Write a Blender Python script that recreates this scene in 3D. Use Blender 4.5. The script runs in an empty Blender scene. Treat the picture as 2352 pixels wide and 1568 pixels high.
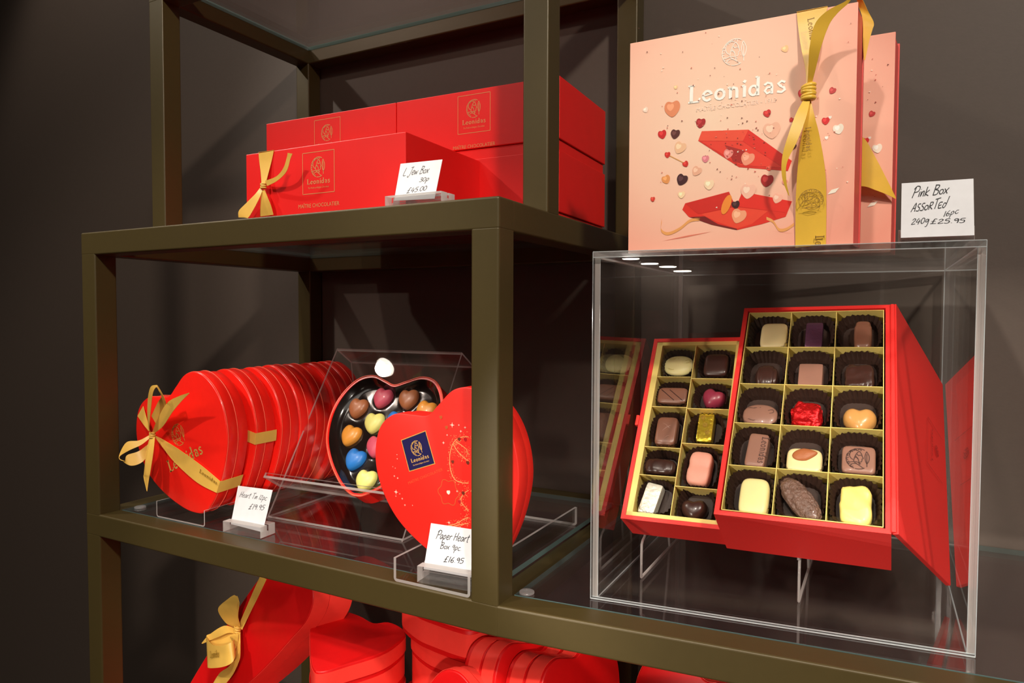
import bpy, bmesh, math, random
from mathutils import Vector, Matrix, noise
random.seed(7)
R = math.radians
sc = bpy.context.scene
col = sc.collection

# ------------------------------------------------------------------ camera
CF, YAW, PITCH, ROLL = 1598.0, .4905, -.03695, .0033
CP = Vector((.3085, -.552, .2675))
FW = Vector((-math.sin(YAW)*math.cos(PITCH), math.cos(YAW)*math.cos(PITCH), math.sin(PITCH)))
R0 = Vector((math.cos(YAW), math.sin(YAW), 0)); U0 = R0.cross(FW)
RT = R0*math.cos(ROLL)+U0*math.sin(ROLL); UP = -R0*math.sin(ROLL)+U0*math.cos(ROLL)
cd = bpy.data.cameras.new('camera'); cam = bpy.data.objects.new('camera', cd); col.objects.link(cam)
cd.sensor_width = 36; cd.lens = CF/2352*36; cd.clip_start = .01
m3 = Matrix((RT, UP, -FW)).transposed()
cam.matrix_world = Matrix.Translation(CP) @ m3.to_4x4()
sc.camera = cam

# ------------------------------------------------------------------ world, lamps, exposure
w = bpy.data.worlds.new('world'); sc.world = w; w.use_nodes = True
w.node_tree.nodes['Background'].inputs[0].default_value = (1, .9, .78, 1)
w.node_tree.nodes['Background'].inputs[1].default_value = .15
sc.view_settings.view_transform = 'Standard'; sc.view_settings.look = 'None'
sc.view_settings.exposure = 0; sc.view_settings.gamma = 1
CEIL = 1.75
def spot(name, loc, target, power, size, ang=40, colr=(1, .9, .78), blend=.4):
    l = bpy.data.lights.new(name, 'SPOT'); l.energy = power; l.shadow_soft_size = size
    l.spot_size = R(ang); l.spot_blend = blend; l.color = colr
    o = bpy.data.objects.new(name, l); col.objects.link(o); o.location = loc
    o.rotation_euler = (Vector(target)-Vector(loc)).to_track_quat('-Z', 'Y').to_euler()
    return o
KEY = spot('track_spot_left', (-1.57, -.68, CEIL-.03), (-.1, .1, .15), 75, .035, 46)
KEY2 = spot('track_spot_right', (1.25, -1.25, CEIL-.03), (.1, .1, .1), 190, .09, 60)
KEY3 = spot('track_spot_middle', (-.75, -1.5, CEIL-.03), (-.38, .05, -.02), 85, .04, 27)
KEY6 = spot('track_spot_case', (.05, -1.5, CEIL-.03), (.2, .1, .04), 62, .04, 25)
KEY4 = spot('case_fill_spot', (-.6, -1.6, .25), (.27, .15, .08), 95, .03, 14)  # added fill, no real lamp here; brightens the boxes inside the case
KEY8 = spot('lid_fill_spot', (.9, -1.3, .75), (.34, .18, .11), 75, .03, 11)  # invented narrow fill that lifts the hanging lid
KEY7 = spot('lower_fill_spot', (1.0, -1.7, .55), (-.25, .08, -.15), 95, .03, 17)  # unseen fill added to brighten right-facing sides in the bottom tier
KEY5 = spot('wall_washer', (-1.2, .05, CEIL-.03), (-1.0, .42, .45), 26, .08, 84)
ar = bpy.data.lights.new('shop_glow', 'AREA'); ar.shape = 'RECTANGLE'; ar.size = 3.2; ar.size_y = 1.6; ar.energy = 24; ar.color = (1, .92, .82)
aro = bpy.data.objects.new('shop_glow', ar); col.objects.link(aro); aro.location = (.1, -2.4, CEIL-.02)

# ------------------------------------------------------------------ pixel helpers
def ray(x, y): return FW+RT*((x-1176)/CF)-UP*((y-784)/CF)
def PX(x, y, n, o=(0, 0, 0)):
    d = ray(x, y); n = Vector(n); t = (Vector(o)-CP).dot(n)/d.dot(n); return CP+d*t
def PZ(x, y, z): return PX(x, y, (0, 0, 1), (0, 0, z))
def PY(x, y, yy): return PX(x, y, (0, 1, 0), (0, yy, 0))
class Plane:
    def __init__(s, o, U, V):
        s.o = Vector(o); s.U = Vector(U).normalized(); V = Vector(V); s.V = (V-s.U*V.dot(s.U)).normalized(); s.N = s.U.cross(s.V)
    def px(s, x, y, off=0): return PX(x, y, s.N, s.o+s.N*off)
    def uv(s, p): d = Vector(p)-s.o; return d.dot(s.U), d.dot(s.V)
    def puv(s, x, y, off=0): return s.uv(s.px(x, y, off))
    def at(s, u, v, n=0): return s.o+s.U*u+s.V*v+s.N*n
    def mat(s):
        return Matrix.Translation(s.o) @ Matrix((s.U, s.V, s.N)).transposed().to_4x4()
# N of a plane points away from U x V ; for U right, V up it points to the viewer (-y)
IDP = Plane((0, 0, 0), (1, 0, 0), (0, 1, 0))

# ------------------------------------------------------------------ materials
MT = {}
def srgb(r, g, b):
    f = lambda c: (c/255/12.92) if c/255 <= .04045 else ((c/255+.055)/1.055)**2.4
    return (f(r), f(g), f(b), 1)
def mat(name, rgb, rough=.5, metal=0, coat=0, bump=None, var=None, spec=.5, sub=0, sheen=0):
    if name in MT: return MT[name]
    m = bpy.data.materials.new(name); m.use_nodes = True; nt = m.node_tree; b = nt.nodes['Principled BSDF']
    c = srgb(*rgb)
    b.inputs['Base Color'].default_value = c; b.inputs['Roughness'].default_value = rough
    b.inputs['Metallic'].default_value = metal; b.inputs['Coat Weight'].default_value = coat
    b.inputs['Specular IOR Level'].default_value = spec
    if sub: b.inputs['Subsurface Weight'].default_value = sub; b.inputs['Subsurface Radius'].default_value = (.004, .002, .001)
    if sheen: b.inputs['Sheen Weight'].default_value = sheen
    tc = nt.nodes.new('ShaderNodeTexCoord')
    def nz(scale, detail=4):
        n = nt.nodes.new('ShaderNodeTexNoise'); n.inputs['Scale'].default_value = scale; n.inputs['Detail'].default_value = detail
        nt.links.new(tc.outputs['Object'], n.inputs['Vector']); return n
    vs = var if var else (120, .06)
    n = nz(vs[0]); mx = nt.nodes.new('ShaderNodeMix'); mx.data_type = 'RGBA'; mx.inputs[0].default_value = 0
    nt.links.new(n.outputs['Fac'], mx.inputs[0])
    k = vs[1]
    mx.inputs[6].default_value = tuple(x*(1-k) for x in c[:3])+(1,); mx.inputs[7].default_value = tuple(min(1, x*(1+k)) for x in c[:3])+(1,)
    nt.links.new(mx.outputs[2], b.inputs['Base Color'])
    if bump:
        n2 = nz(bump[0]); bp = nt.nodes.new('ShaderNodeBump'); bp.inputs['Strength'].default_value = bump[1]; bp.inputs['Distance'].default_value = bump[2] if len(bump) > 2 else .001
        nt.links.new(n2.outputs['Fac'], bp.inputs['Height']); nt.links.new(bp.outputs['Normal'], b.inputs['Normal'])
    MT[name] = m; return m
def emis(name, rgb, s):
    m = bpy.data.materials.new(name); m.use_nodes = True; b = m.node_tree.nodes['Principled BSDF']
    b.inputs['Emission Color'].default_value = (*rgb, 1); b.inputs['Emission Strength'].default_value = s; MT[name] = m; return m
def clear(name, tint, rough=.01, f0=.04, mixcol=None, mixf=0, scale=None):
    """clear sheet: straight transmission plus a Schlick reflection on both faces"""
    m = bpy.data.materials.new(name); m.use_nodes = True; nt = m.node_tree; nt.nodes.clear()
    N = nt.nodes.new; L = nt.links.new
    out = N('ShaderNodeOutputMaterial'); ms = N('ShaderNodeMixShader'); tr = N('ShaderNodeBsdfTransparent'); gl = N('ShaderNodeBsdfGlossy')
    tr.inputs[0].default_value = (*tint, 1); gl.inputs['Roughness'].default_value = rough; gl.inputs[0].default_value = (1, 1, 1, 1)
    g = N('ShaderNodeNewGeometry'); dt = N('ShaderNodeVectorMath'); dt.operation = 'DOT_PRODUCT'
    L(g.outputs['Incoming'], dt.inputs[0]); L(g.outputs['Normal'], dt.inputs[1])
    ab = N('ShaderNodeMath'); ab.operation = 'ABSOLUTE'; L(dt.outputs['Value'], ab.inputs[0])
    su = N('ShaderNodeMath'); su.operation = 'SUBTRACT'; su.inputs[0].default_value = 1; L(ab.outputs[0], su.inputs[1])
    pw = N('ShaderNodeMath'); pw.operation = 'POWER'; pw.inputs[1].default_value = 5; L(su.outputs[0], pw.inputs[0])
    ma = N('ShaderNodeMath'); ma.operation = 'MULTIPLY_ADD'; ma.inputs[1].default_value = 1-f0; ma.inputs[2].default_value = f0; L(pw.outputs[0], ma.inputs[0]); ma.use_clamp = True
    L(ma.outputs[0], ms.inputs[0]); L(tr.outputs[0], ms.inputs[1]); L(gl.outputs[0], ms.inputs[2])
    last = ms
    if mixcol:
        df = N('ShaderNodeBsdfDiffuse'); df.inputs[0].default_value = (*mixcol, 1)
        tl = N('ShaderNodeBsdfTranslucent'); tl.inputs[0].default_value = (*mixcol, 1)
        ad = N('ShaderNodeMixShader'); ad.inputs[0].default_value = .5; L(df.outputs[0], ad.inputs[1]); L(tl.outputs[0], ad.inputs[2])
        m2 = N('ShaderNodeMixShader'); m2.inputs[0].default_value = mixf
        if scale:
            tc = N('ShaderNodeTexCoord'); nz = N('ShaderNodeTexNoise'); nz.inputs['Scale'].default_value = scale; nz.inputs['Detail'].default_value = 3
            L(tc.outputs['Object'], nz.inputs['Vector']); mr = N('ShaderNodeMapRange'); mr.inputs[1].default_value = .35; mr.inputs[2].default_value = .7; mr.inputs[3].default_value = mixf*.25; mr.inputs[4].default_value = min(1, mixf*1.7)
            L(nz.outputs['Fac'], mr.inputs[0]); L(mr.outputs[0], m2.inputs[0])
        L(ms.outputs[0], m2.inputs[1]); L(ad.outputs[0], m2.inputs[2]); last = m2
    L(last.outputs[0], out.inputs[0]); MT[name] = m; return m

M_frame = mat('bronze_paint', (74, 62, 32), .42, .2, bump=(900, .08, .0003))
M_wall = mat('wall_paint', (80, 68, 60), .62, bump=(300, .15, .0005))
M_floor = mat('floor_dark', (60, 54, 48), .4)
M_ceil = mat('ceiling_paint', (52, 48, 44), .8)
M_glass = clear('smoked_glass', (.86, .82, .81), .015, .11, (.6, .5, .52), .025)
M_glassedge = clear('glass_edge', (.25, .4, .38), .1, .08, (.35, .6, .58), .35)
M_acr = clear('clear_acrylic', (.985, .985, .98), .004, .036)
M_acre = clear('acrylic_edge', (.75, .8, .8), .08, .10, (.62, .70, .72), .06, 240)
M_acre2 = clear('acrylic_edge_fine', (.85, .85, .85), .1, .08, (.95, .9, .88), .5)
M_block = clear('acrylic_block', (.93, .92, .92), .03, .09, (.9, .88, .86), .05)
M_blockw = clear('acrylic_block_frosted', (.7, .7, .7), .2, .08, (.92, .9, .88), .7)
M_red = mat('red_card', (236, 24, 22), .42, bump=(1400, .12, .0002), var=(30, .05))
M_redcloth = mat('red_linen', (240, 46, 42), .45, bump=(2600, .5, .0003), var=(900, .2))
M_redtin = mat('red_lacquer', (250, 34, 24), .28, coat=.2)
M_redpaper = mat('red_paper', (246, 40, 30), .5)
M_redvel = mat('red_box_cover', (216, 5, 8), .5, bump=(1800, .2, .0002))
M_redrib = mat('red_satin', (250, 66, 56), .28, bump=(700, .1, .0003))
M_rim = mat('coral_rim', (245, 92, 70), .3)
M_gold = mat('gold_satin', (230, 182, 84), .36, 0, bump=(1500, .15, .0003), var=(60, .12))
M_goldy = mat('yellow_gold_satin', (226, 180, 62), .34, 0, bump=(1500, .15, .0003), var=(50, .12))
M_foilgold = mat('gold_print', (214, 164, 84), .38, .1)
M_foilpale = mat('pale_gold_print', (222, 150, 96), .4, .1)
M_card = mat('white_card', (224, 224, 228), .6)
M_ink = mat('black_ink', (38, 36, 40), .5)
M_ribink = mat('brown_print', (150, 112, 36), .4)
M_tray = mat('gold_tray_card', (238, 214, 124), .36, .1, var=(40, .08))
M_cell = mat('tray_floor', (58, 40, 26), .5)
M_cup = mat('brown_glassine', (52, 32, 24), .5, coat=.05)
M_black = mat('black_plastic', (26, 18, 16), .16, coat=.5)
M_navy = mat('navy_print', (34, 30, 78), .4)
M_white = mat('white_print', (252, 250, 240), .45)
M_palep = mat('pale_print', (252, 224, 205), .45)
M_pinkside = mat('coral_side', (238, 92, 84), .45)
M_bump = clear('clear_bumper', (.8, .8, .8), .15, .1, (.8, .8, .8), .25)

def pinkmat():
    m = bpy.data.materials.new('pink_artwork_ground'); m.use_nodes = True; nt = m.node_tree; b = nt.nodes['Principled BSDF']; b.inputs['Roughness'].default_value = .38
    tc = nt.nodes.new('ShaderNodeTexCoord'); mp = nt.nodes.new('ShaderNodeMapping'); mp.inputs['Location'].default_value = (-.075, 0, -.12); mp.inputs['Scale'].default_value = (1, .01, 1)
    gr = nt.nodes.new('ShaderNodeVectorMath'); gr.operation = 'LENGTH'; nt.links.new(tc.outputs['Object'], mp.inputs[0]); nt.links.new(mp.outputs[0], gr.inputs[0])
    cr = nt.nodes.new('ShaderNodeValToRGB'); mr = nt.nodes.new('ShaderNodeMapRange'); mr.inputs[2].default_value = .15
    nt.links.new(gr.outputs['Value'], mr.inputs[0]); nt.links.new(mr.outputs[0], cr.inputs[0])
    cr.color_ramp.elements[0].color = srgb(248, 214, 186); cr.color_ramp.elements[1].color = srgb(240, 160, 138)
    e = cr.color_ramp.elements.new(.55); e.color = srgb(248, 196, 170)
    nt.links.new(cr.outputs[0], b.inputs['Base Color']); return m
M_pink = pinkmat()
def flat(name, rgb, rough=.42): return mat('print_'+name, rgb, rough)

# ------------------------------------------------------------------ mesh builder
MW = {}      # world matrices of things
def setp(o, label=None, cat=None, group=None, kind=None):
    if label: o['label'] = label
    if cat: o['category'] = cat
    if group: o['group'] = group
    if kind: o['kind'] = kind
    return o
def thing(name, label, cat, loc=(0, 0, 0), group=None, mw=None):
    o = bpy.data.objects.new(name, None); col.objects.link(o); o.empty_display_size = .02
    m = mw if mw else Matrix.Translation(Vector(loc)); o.matrix_world = m; MW[o.name] = m.copy()
    return setp(o, label, cat, group)
class MB:
    def __init__(s): s.v = []; s.f = []; s.m = []
    def add(s, vs, fs, m=0):
        b = len(s.v); s.v += [Vector(x) for x in vs]; s.f += [tuple(i+b for i in f) for f in fs]; s.m += [m]*len(fs)
    def poly(s, pts, m=0): s.add(pts, [tuple(range(len(pts)))], m)
    def box(s, pl, u0, u1, v0, v1, n0, n1, m=0, ms=None):
        p = [pl.at(u, v, n) for n in (n0, n1) for v in (v0, v1) for u in (u0, u1)]
        fs = [(0, 2, 3, 1), (4, 5, 7, 6), (0, 1, 5, 4), (2, 6, 7, 3), (0, 4, 6, 2), (1, 3, 7, 5)]  # back,front,bottom,top,left,right
        b = len(s.v); s.v += p; s.f += [tuple(i+b for i in f) for f in fs]; s.m += ms if ms else [m]*6
    def aabb(s, x0, x1, y0, y1, z0, z1, m=0):
        s.box(IDP, x0, x1, y0, y1, z0, z1, m)
    def hexa(s, p, m=0, ms=None):
        fs = [(0, 3, 2, 1), (4, 5, 6, 7), (0, 1, 5, 4), (3, 7, 6, 2), (0, 4, 7, 3), (1, 2, 6, 5)]
        b = len(s.v); s.v += [Vector(x) for x in p]; s.f += [tuple(i+b for i in f) for f in fs]; s.m += ms if ms else [m]*6
    def prism(s, pl, out, n0, n1, m=0, mside=None, inset=0, caps=(1, 1)):
        """out: list of (u,v), extruded from n0 (back) to n1 (front) with a soft inset rim"""
        k = len(out); cu = sum(p[0] for p in out)/k; cv = sum(p[1] for p in out)/k
        rad = sum(math.hypot(p[0]-cu, p[1]-cv) for p in out)/k
        rings = []
        d = math.copysign(1, n1-n0)
        if inset:
            for (sc_, nn) in ((1-inset/rad, n0), (1-inset*.3/rad, n0+d*inset*.3), (1, n0+d*inset), (1, n1-d*inset), (1-inset*.3/rad, n1-d*inset*.3), (1-inset/rad, n1)): rings.append((sc_, nn))
        else: rings = [(1, n0), (1, n1)]
        b = len(s.v)
        for sc_, nn in rings: s.v += [pl.at(cu+(u-cu)*sc_, cv+(v-cv)*sc_, nn) for u, v in out]
        for r in range(len(rings)-1):
            for i in range(k):
                j = (i+1) % k; s.f.append((b+r*k+i, b+r*k+j, b+(r+1)*k+j, b+(r+1)*k+i)); s.m.append(m if mside is None else mside)
        if caps[0]: s.f.append(tuple(b+i for i in reversed(range(k)))); s.m.append(m)
        if caps[1]: s.f.append(tuple(b+(len(rings)-1)*k+i for i in range(k))); s.m.append(m)
    def tube(s, pts, r, m=0, seg=8, closed=False):
        n = len(pts); pts = [Vector(p) for p in pts]; b = len(s.v); prev = None
        for i, p in enumerate(pts):
            t = (pts[(i+1) % n]-pts[i-1]) if closed else (pts[min(i+1, n-1)]-pts[max(i-1, 0)])
            t.normalize()
            a = prev if prev else (Vector((0, 0, 1)) if abs(t.z) < .9 else Vector((1, 0, 0)))
            x = (a-t*a.dot(t)).normalized(); prev = x; y = t.cross(x)
            rr = r[i] if isinstance(r, (list, tuple)) else r
            s.v += [p+(x*math.cos(q)+y*math.sin(q))*rr for q in [2*math.pi*j/seg for j in range(seg)]]
        for i in range(n if closed else n-1):
            for j in range(seg):
                k = (j+1) % seg; i2 = (i+1) % n
                s.f.append((b+i*seg+j, b+i*seg+k, b+i2*seg+k, b+i2*seg+j)); s.m.append(m)
        if not closed:
            s.f.append(tuple(b+j for j in reversed(range(seg)))); s.f.append(tuple(b+(n-1)*seg+j for j in range(seg))); s.m += [m, m]
    def strip(s, A, B, m=0):
        b = len(s.v); n = len(A)
        for a, c in zip(A, B): s.v += [Vector(a), Vector(c)]
        for i in range(n-1): s.f.append((b+2*i, b+2*i+1, b+2*i+3, b+2*i+2)); s.m.append(m)
    def build(s, name, mats, parent=None, smooth=False, bevel=0, solid=0, label=None, merge=False, seg=2, auto=None):
        if not isinstance(mats, (list, tuple)): mats = [mats]
        pm = MW[parent.name] if parent else Matrix.Identity(4)
        inv = pm.inverted()
        me = bpy.data.meshes.new(name); me.from_pydata([inv @ v for v in s.v], [], s.f)
        for mt in mats: me.materials.append(mt)
        for p, mi in zip(me.polygons, s.m): p.material_index = mi
        bm = bmesh.new(); bm.from_mesh(me)
        if merge: bmesh.ops.remove_doubles(bm, verts=bm.verts, dist=1e-6)
        if not solid and len(s.f) > 1: bmesh.ops.recalc_face_normals(bm, faces=bm.faces)
        bm.to_mesh(me); bm.free()
        if smooth:
            me.polygons.foreach_set('use_smooth', [True]*len(me.polygons))
            if auto: me.set_sharp_from_angle(angle=R(auto))
        o = bpy.data.objects.new(name, me); col.objects.link(o)
        if parent: o.parent = parent; MW[o.name] = pm.copy()
        else: MW[o.name] = Matrix.Identity(4)
        if bevel:
            md = o.modifiers.new('bevel', 'BEVEL'); md.width = bevel; md.segments = seg; md.limit_method = 'ANGLE'; md.angle_limit = R(35)
            md.harden_normals = False
        if solid:
            md = o.modifiers.new('solid', 'SOLIDIFY'); md.thickness = solid; md.offset = 0
            md = o.modifiers.new('crisp', 'EDGE_SPLIT'); md.split_angle = R(40)
        if label: o['label'] = label
        return o
def dup(o, mw, label=None, name=None):
    c = o.copy(); c.matrix_world = mw; col.objects.link(c)
    if label: c['label'] = label
    for ch in list(o.children):
        d = ch.copy(); d.parent = c; col.objects.link(d)
        for g in list(ch.children):
            e = g.copy(); e.parent = d; col.objects.link(e)
    return c

def catm(pts, n=8, closed=False):
    P = [Vector(p) for p in pts]; out = []; k = len(P)
    rng = range(k) if closed else range(k-1)
    for i in rng:
        if closed: a, b, c, d = P[(i-1) % k], P[i], P[(i+1) % k], P[(i+2) % k]
        else: a, b, c, d = P[max(i-1, 0)], P[i], P[i+1], P[min(i+2, k-1)]
        for j in range(n):
            t = j/n; out.append(.5*((2*b)+(c-a)*t+(2*a-5*b+4*c-d)*t*t+(3*b-a-3*c+d)*t**3))
    if not closed: out.append(P[-1])
    return out
HALF = [(0, .42), (.10, .455), (.235, .5), (.37, .46), (.47, .32), (.503, .14), (.46, -.07), (.34, -.26), (.18, -.42), (.06, -.49)]
def heart(size, rot=0, cx=0, cy=0, n=5, sx=1, sy=1):
    pts = HALF+[(0, -.5)]+[(-x, y) for x, y in reversed(HALF[1:])]
    c = catm([(x*sx, y*sy, 0) for x, y in pts], n, True)
    a, b = math.cos(rot), math.sin(rot)
    return [(cx+size*(p.x*a-p.y*b), cy+size*(p.x*b+p.y*a)) for p in c]

# ------------------------------------------------------------------ lettering
def ell(cx, cy, rx, ry, a0, a1, n=12): return [(cx+rx*math.cos(R(a0+(a1-a0)*i/n)), cy+ry*math.sin(R(a0+(a1-a0)*i/n))) for i in range(n+1)]
SER = {  # wordmark glyphs: (strokes [(pts,width)], advance)
 'L': ([([(.2, 0), (.2, .95)], .16), ([(.05, .92), (.34, .92)], .08), ([(.06, .05), (.54, .05), (.6, .24)], .1)], .68),
 'e': ([(ell(.26, .3, .19, .25, 10, 320), .13), ([(.1, .3), (.43, .37)], .07)], .56),
 'o': ([(ell(.27, .3, .2, .25, 0, 360), .13)], .6),
 'n': ([([(.14, 0), (.14, .58)], .14), ([(.02, .56), (.14, .6)], .08), ([(.14, .46), (.27, .56), (.4, .5), (.43, .36), (.43, 0)], .14)], .62),
 'i': ([([(.14, 0), (.14, .58)], .14), ([(.02, .56), (.14, .6)], .08), ([(.1, .74), (.18, .86)], .13)], .3),
 'd': ([(ell(.23, .28, .17, .24, 20, 340), .12), ([(.42, 0), (.42, .95)], .14), ([(.3, .93), (.42, .96)], .08)], .62),
 'a': ([([(.07, .47), (.2, .58), (.36, .52), (.4, .38), (.4, 0)], .12), ([(.4, .34), (.2, .34), (.1, .18), (.2, .04), (.38, .12)], .11)], .56),
 's': ([([(.39, .5), (.24, .58), (.1, .47), (.2, .34), (.34, .25), (.38, .12), (.24, .02), (.06, .08)], .12)], .48)}
HW = {  # handwriting glyphs
 'L': ([[(.1, .9), (.05, .05), (.45, .02)]], .5), 'J': ([[(.1, .85), (.5, .9)], [(.35, .9), (.3, .1), (.12, -.25), (0, -.05)]], .5),
 'e': ([[(.05, .25), (.3, .3), (.28, .48), (.12, .45), (.05, .2), (.2, 0), (.38, .12)]], .42), 'w': ([[(.02, .45), (.1, .02), (.22, .35), (.34, .02), (.46, .45)]], .52),
 'B': ([[(.1, .9), (.08, 0)], [(.05, .85), (.4, .8), (.35, .55), (.12, .48), (.45, .35), (.4, .05), (.05, 0)]], .55), 'o': ([ell(.2, .22, .16, .2, 90, 450, 8)], .42),
 'x': ([[(.02, .45), (.35, 0)], [(.38, .48), (0, 0)]], .45), 'p': ([[(.1, .45), (.05, -.4)], [(.08, .35), (.25, .48), (.35, .25), (.2, .02), (.07, .12)]], .45),
 'c': ([[(.35, .42), (.15, .45), (.05, .2), (.18, .0), (.38, .08)]], .42), 'H': ([[(.05, .85), (.02, 0)], [(.42, .9), (.38, 0)], [(.02, .4), (.4, .48)]], .52),
 'a': ([[(.34, .42), (.12, .45), (.05, .15), (.18, 0), (.33, .3), (.34, .45), (.38, 0)]], .45), 'r': ([[(.08, .45), (.06, 0)], [(.07, .3), (.2, .46), (.33, .42)]], .36),
 't': ([[(.18, .8), (.14, .05), (.28, 0)], [(0, .52), (.34, .58)]], .36), 'T': ([[(.22, .85), (.2, 0)], [(0, .82), (.5, .9)]], .46), 'i': ([[(.1, .45), (.08, 0)], [(.13, .62), (.14, .66)]], .2),
 'n': ([[(.06, .45), (.05, 0), (.15, .4), (.28, .42), (.3, 0)]], .4), 'P': ([[(.15, .9), (.05, -.05)], [(0, .7), (.2, .95), (.5, .85), (.45, .5), (.1, .42)]], .52),
 'k': ([[(.08, .8), (.05, 0)], [(.35, .5), (.08, .22), (.38, 0)]], .42), 'K': ([[(.08, .6), (.05, 0)], [(.38, .6), (.08, .28), (.42, 0)]], .46), 'N': ([[(.05, 0), (.08, .55), (.3, .05), (.35, .6)]], .44),
 'A': ([[(0, 0), (.28, .75), (.36, 0)], [(.08, .28), (.36, .3)]], .46), 'S': ([[(.35, .6), (.15, .62), (.1, .42), (.32, .25), (.28, .02), (.02, .05)]], .4),
 'O': ([ell(.22, .3, .18, .28, 90, 450, 8)], .46), 'R': ([[(.08, .65), (.05, 0)], [(.05, .62), (.32, .6), (.28, .35), (.08, .32), (.4, 0)]], .46), 'E': ([[(.35, .5), (.08, .5), (.05, .25), (.3, .28)], [(.05, .25), (.08, .02), (.38, .03)]], .42),
 'd': ([[(.3, .35), (.12, .4), (.04, .12), (.18, 0), (.32, .2), (.42, .95)]], .46), 'g': ([[(.34, .42), (.12, .46), (.06, .22), (.2, .15), (.34, .42), (.3, -.3), (.12, -.38)]], .46),
 '0': ([ell(.2, .34, .17, .32, 90, 450, 8)], .44), '1': ([[(.12, .75), (.08, 0)]], .22), '2': ([[(.05, .5), (.2, .68), (.34, .5), (.05, .03), (.42, .05)]], .46),
 '3': ([[(.05, .6), (.25, .68), (.3, .48), (.15, .38), (.36, .25), (.28, .02), (.02, .06)]], .42), '4': ([[(.2, .68), (.02, .25), (.4, .28)], [(.32, .5), (.26, -.05)]], .46),
 '5': ([[(.38, .68), (.12, .66), (.08, .42), (.32, .38), (.34, .12), (.18, 0), (.02, .06)]], .44), '6': ([[(.3, .72), (.08, .4), (.08, .1), (.25, 0), (.34, .2), (.2, .34), (.08, .22)]], .42),
 '9': ([[(.34, .55), (.18, .68), (.06, .5), (.16, .34), (.34, .5), (.3, 0)]], .42), '.': ([[(.08, .02), (.12, .06)]], .2), '-': ([[(.02, .3), (.3, .32)]], .36),
 '£': ([[(.42, .68), (.28, .75), (.2, .5), (.16, .1), (.02, .02), (.42, .04)], [(.04, .36), (.34, .4)]], .52), ' ': ([], .3)}
def strokes(mb, pl, font, text, u, v, du, dv, size, m=0, n=.00015, pen=None, upd=None, wf=1, fit=None):
    """text along direction (du,dv), up is upd or its normal"""
    l = math.hypot(du, dv); du, dv = du/l, dv/l
    uu, uv = upd if upd else (-dv, du)
    adv = sum(font[c][1] for c in text if c in font)
    sx = size if fit is None else fit/adv
    x = 0
    for c in text:
        if c not in font: x += .3; continue
        st, a = font[c]
        for s_ in st:
            pts, wd = s_ if pen is None else (s_, pen)
            if len(pts) > 2 and pen is not None: pts = [(p.x, p.y) for p in catm([(q[0], q[1], 0) for q in pts], 4)]
            A = []; B = []
            for i, p in enumerate(pts):
                a0 = pts[max(i-1, 0)]; a1 = pts[min(i+1, len(pts)-1)]
                tx, ty = a1[0]-a0[0], a1[1]-a0[1]; tl = math.hypot(tx, ty) or 1; nx, ny = -ty/tl*wd/2*wf, tx/tl*wd/2*wf
                for (q, L) in (((p[0]+nx, p[1]+ny), A), ((p[0]-nx, p[1]-ny), B)):
                    X = (x+q[0])*sx; Y = q[1]*size
                    L.append(pl.at(u+du*X+uu*Y, v+dv*X+uv*Y, n))
            mb.strip(A, B, m)
        x += a
def line(mb, pl, pts, wd, m=0, n=.00015, closed=False):
    k = len(pts); A = []; B = []
    for i, p in enumerate(pts):
        a0 = pts[(i-1) % k] if closed else pts[max(i-1, 0)]; a1 = pts[(i+1) % k] if closed else pts[min(i+1, k-1)]
        tx, ty = a1[0]-a0[0], a1[1]-a0[1]; tl = math.hypot(tx, ty) or 1
        A.append(pl.at(p[0]-ty/tl*wd/2, p[1]+tx/tl*wd/2, n)); B.append(pl.at(p[0]+ty/tl*wd/2, p[1]-tx/tl*wd/2, n))
    if closed: A.append(A[0]); B.append(B[0])
    mb.strip(A, B, m)
_tc = {}
def sans(mb, pl, text, u, v, du, dv, width, m=0, n=.00015, shear=0, height=None):
    """built-in font outlines laid on a plane"""
    if (text, shear) not in _tc:
        c = bpy.data.curves.new('t', 'FONT'); c.body = text; c.resolution_u = 2; c.shear = shear
        o = bpy.data.objects.new('t', c); col.objects.link(o); me = o.to_mesh()
        _tc[(text, shear)] = ([tuple(q.co) for q in me.vertices], [tuple(p.vertices) for p in me.polygons]); o.to_mesh_clear(); bpy.data.objects.remove(o)
    vs, fs = _tc[(text, shear)]
    x0 = min(q[0] for q in vs); x1 = max(q[0] for q in vs); s_ = width/(x1-x0); sy = s_ if height is None else height/.7
    l = math.hypot(du, dv); du, dv = du/l, dv/l
    mb.add([pl.at(u+du*(q[0]-x0)*s_-dv*q[1]*sy, v+dv*(q[0]-x0)*s_+du*q[1]*sy, n) for q in vs], fs, m)
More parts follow.
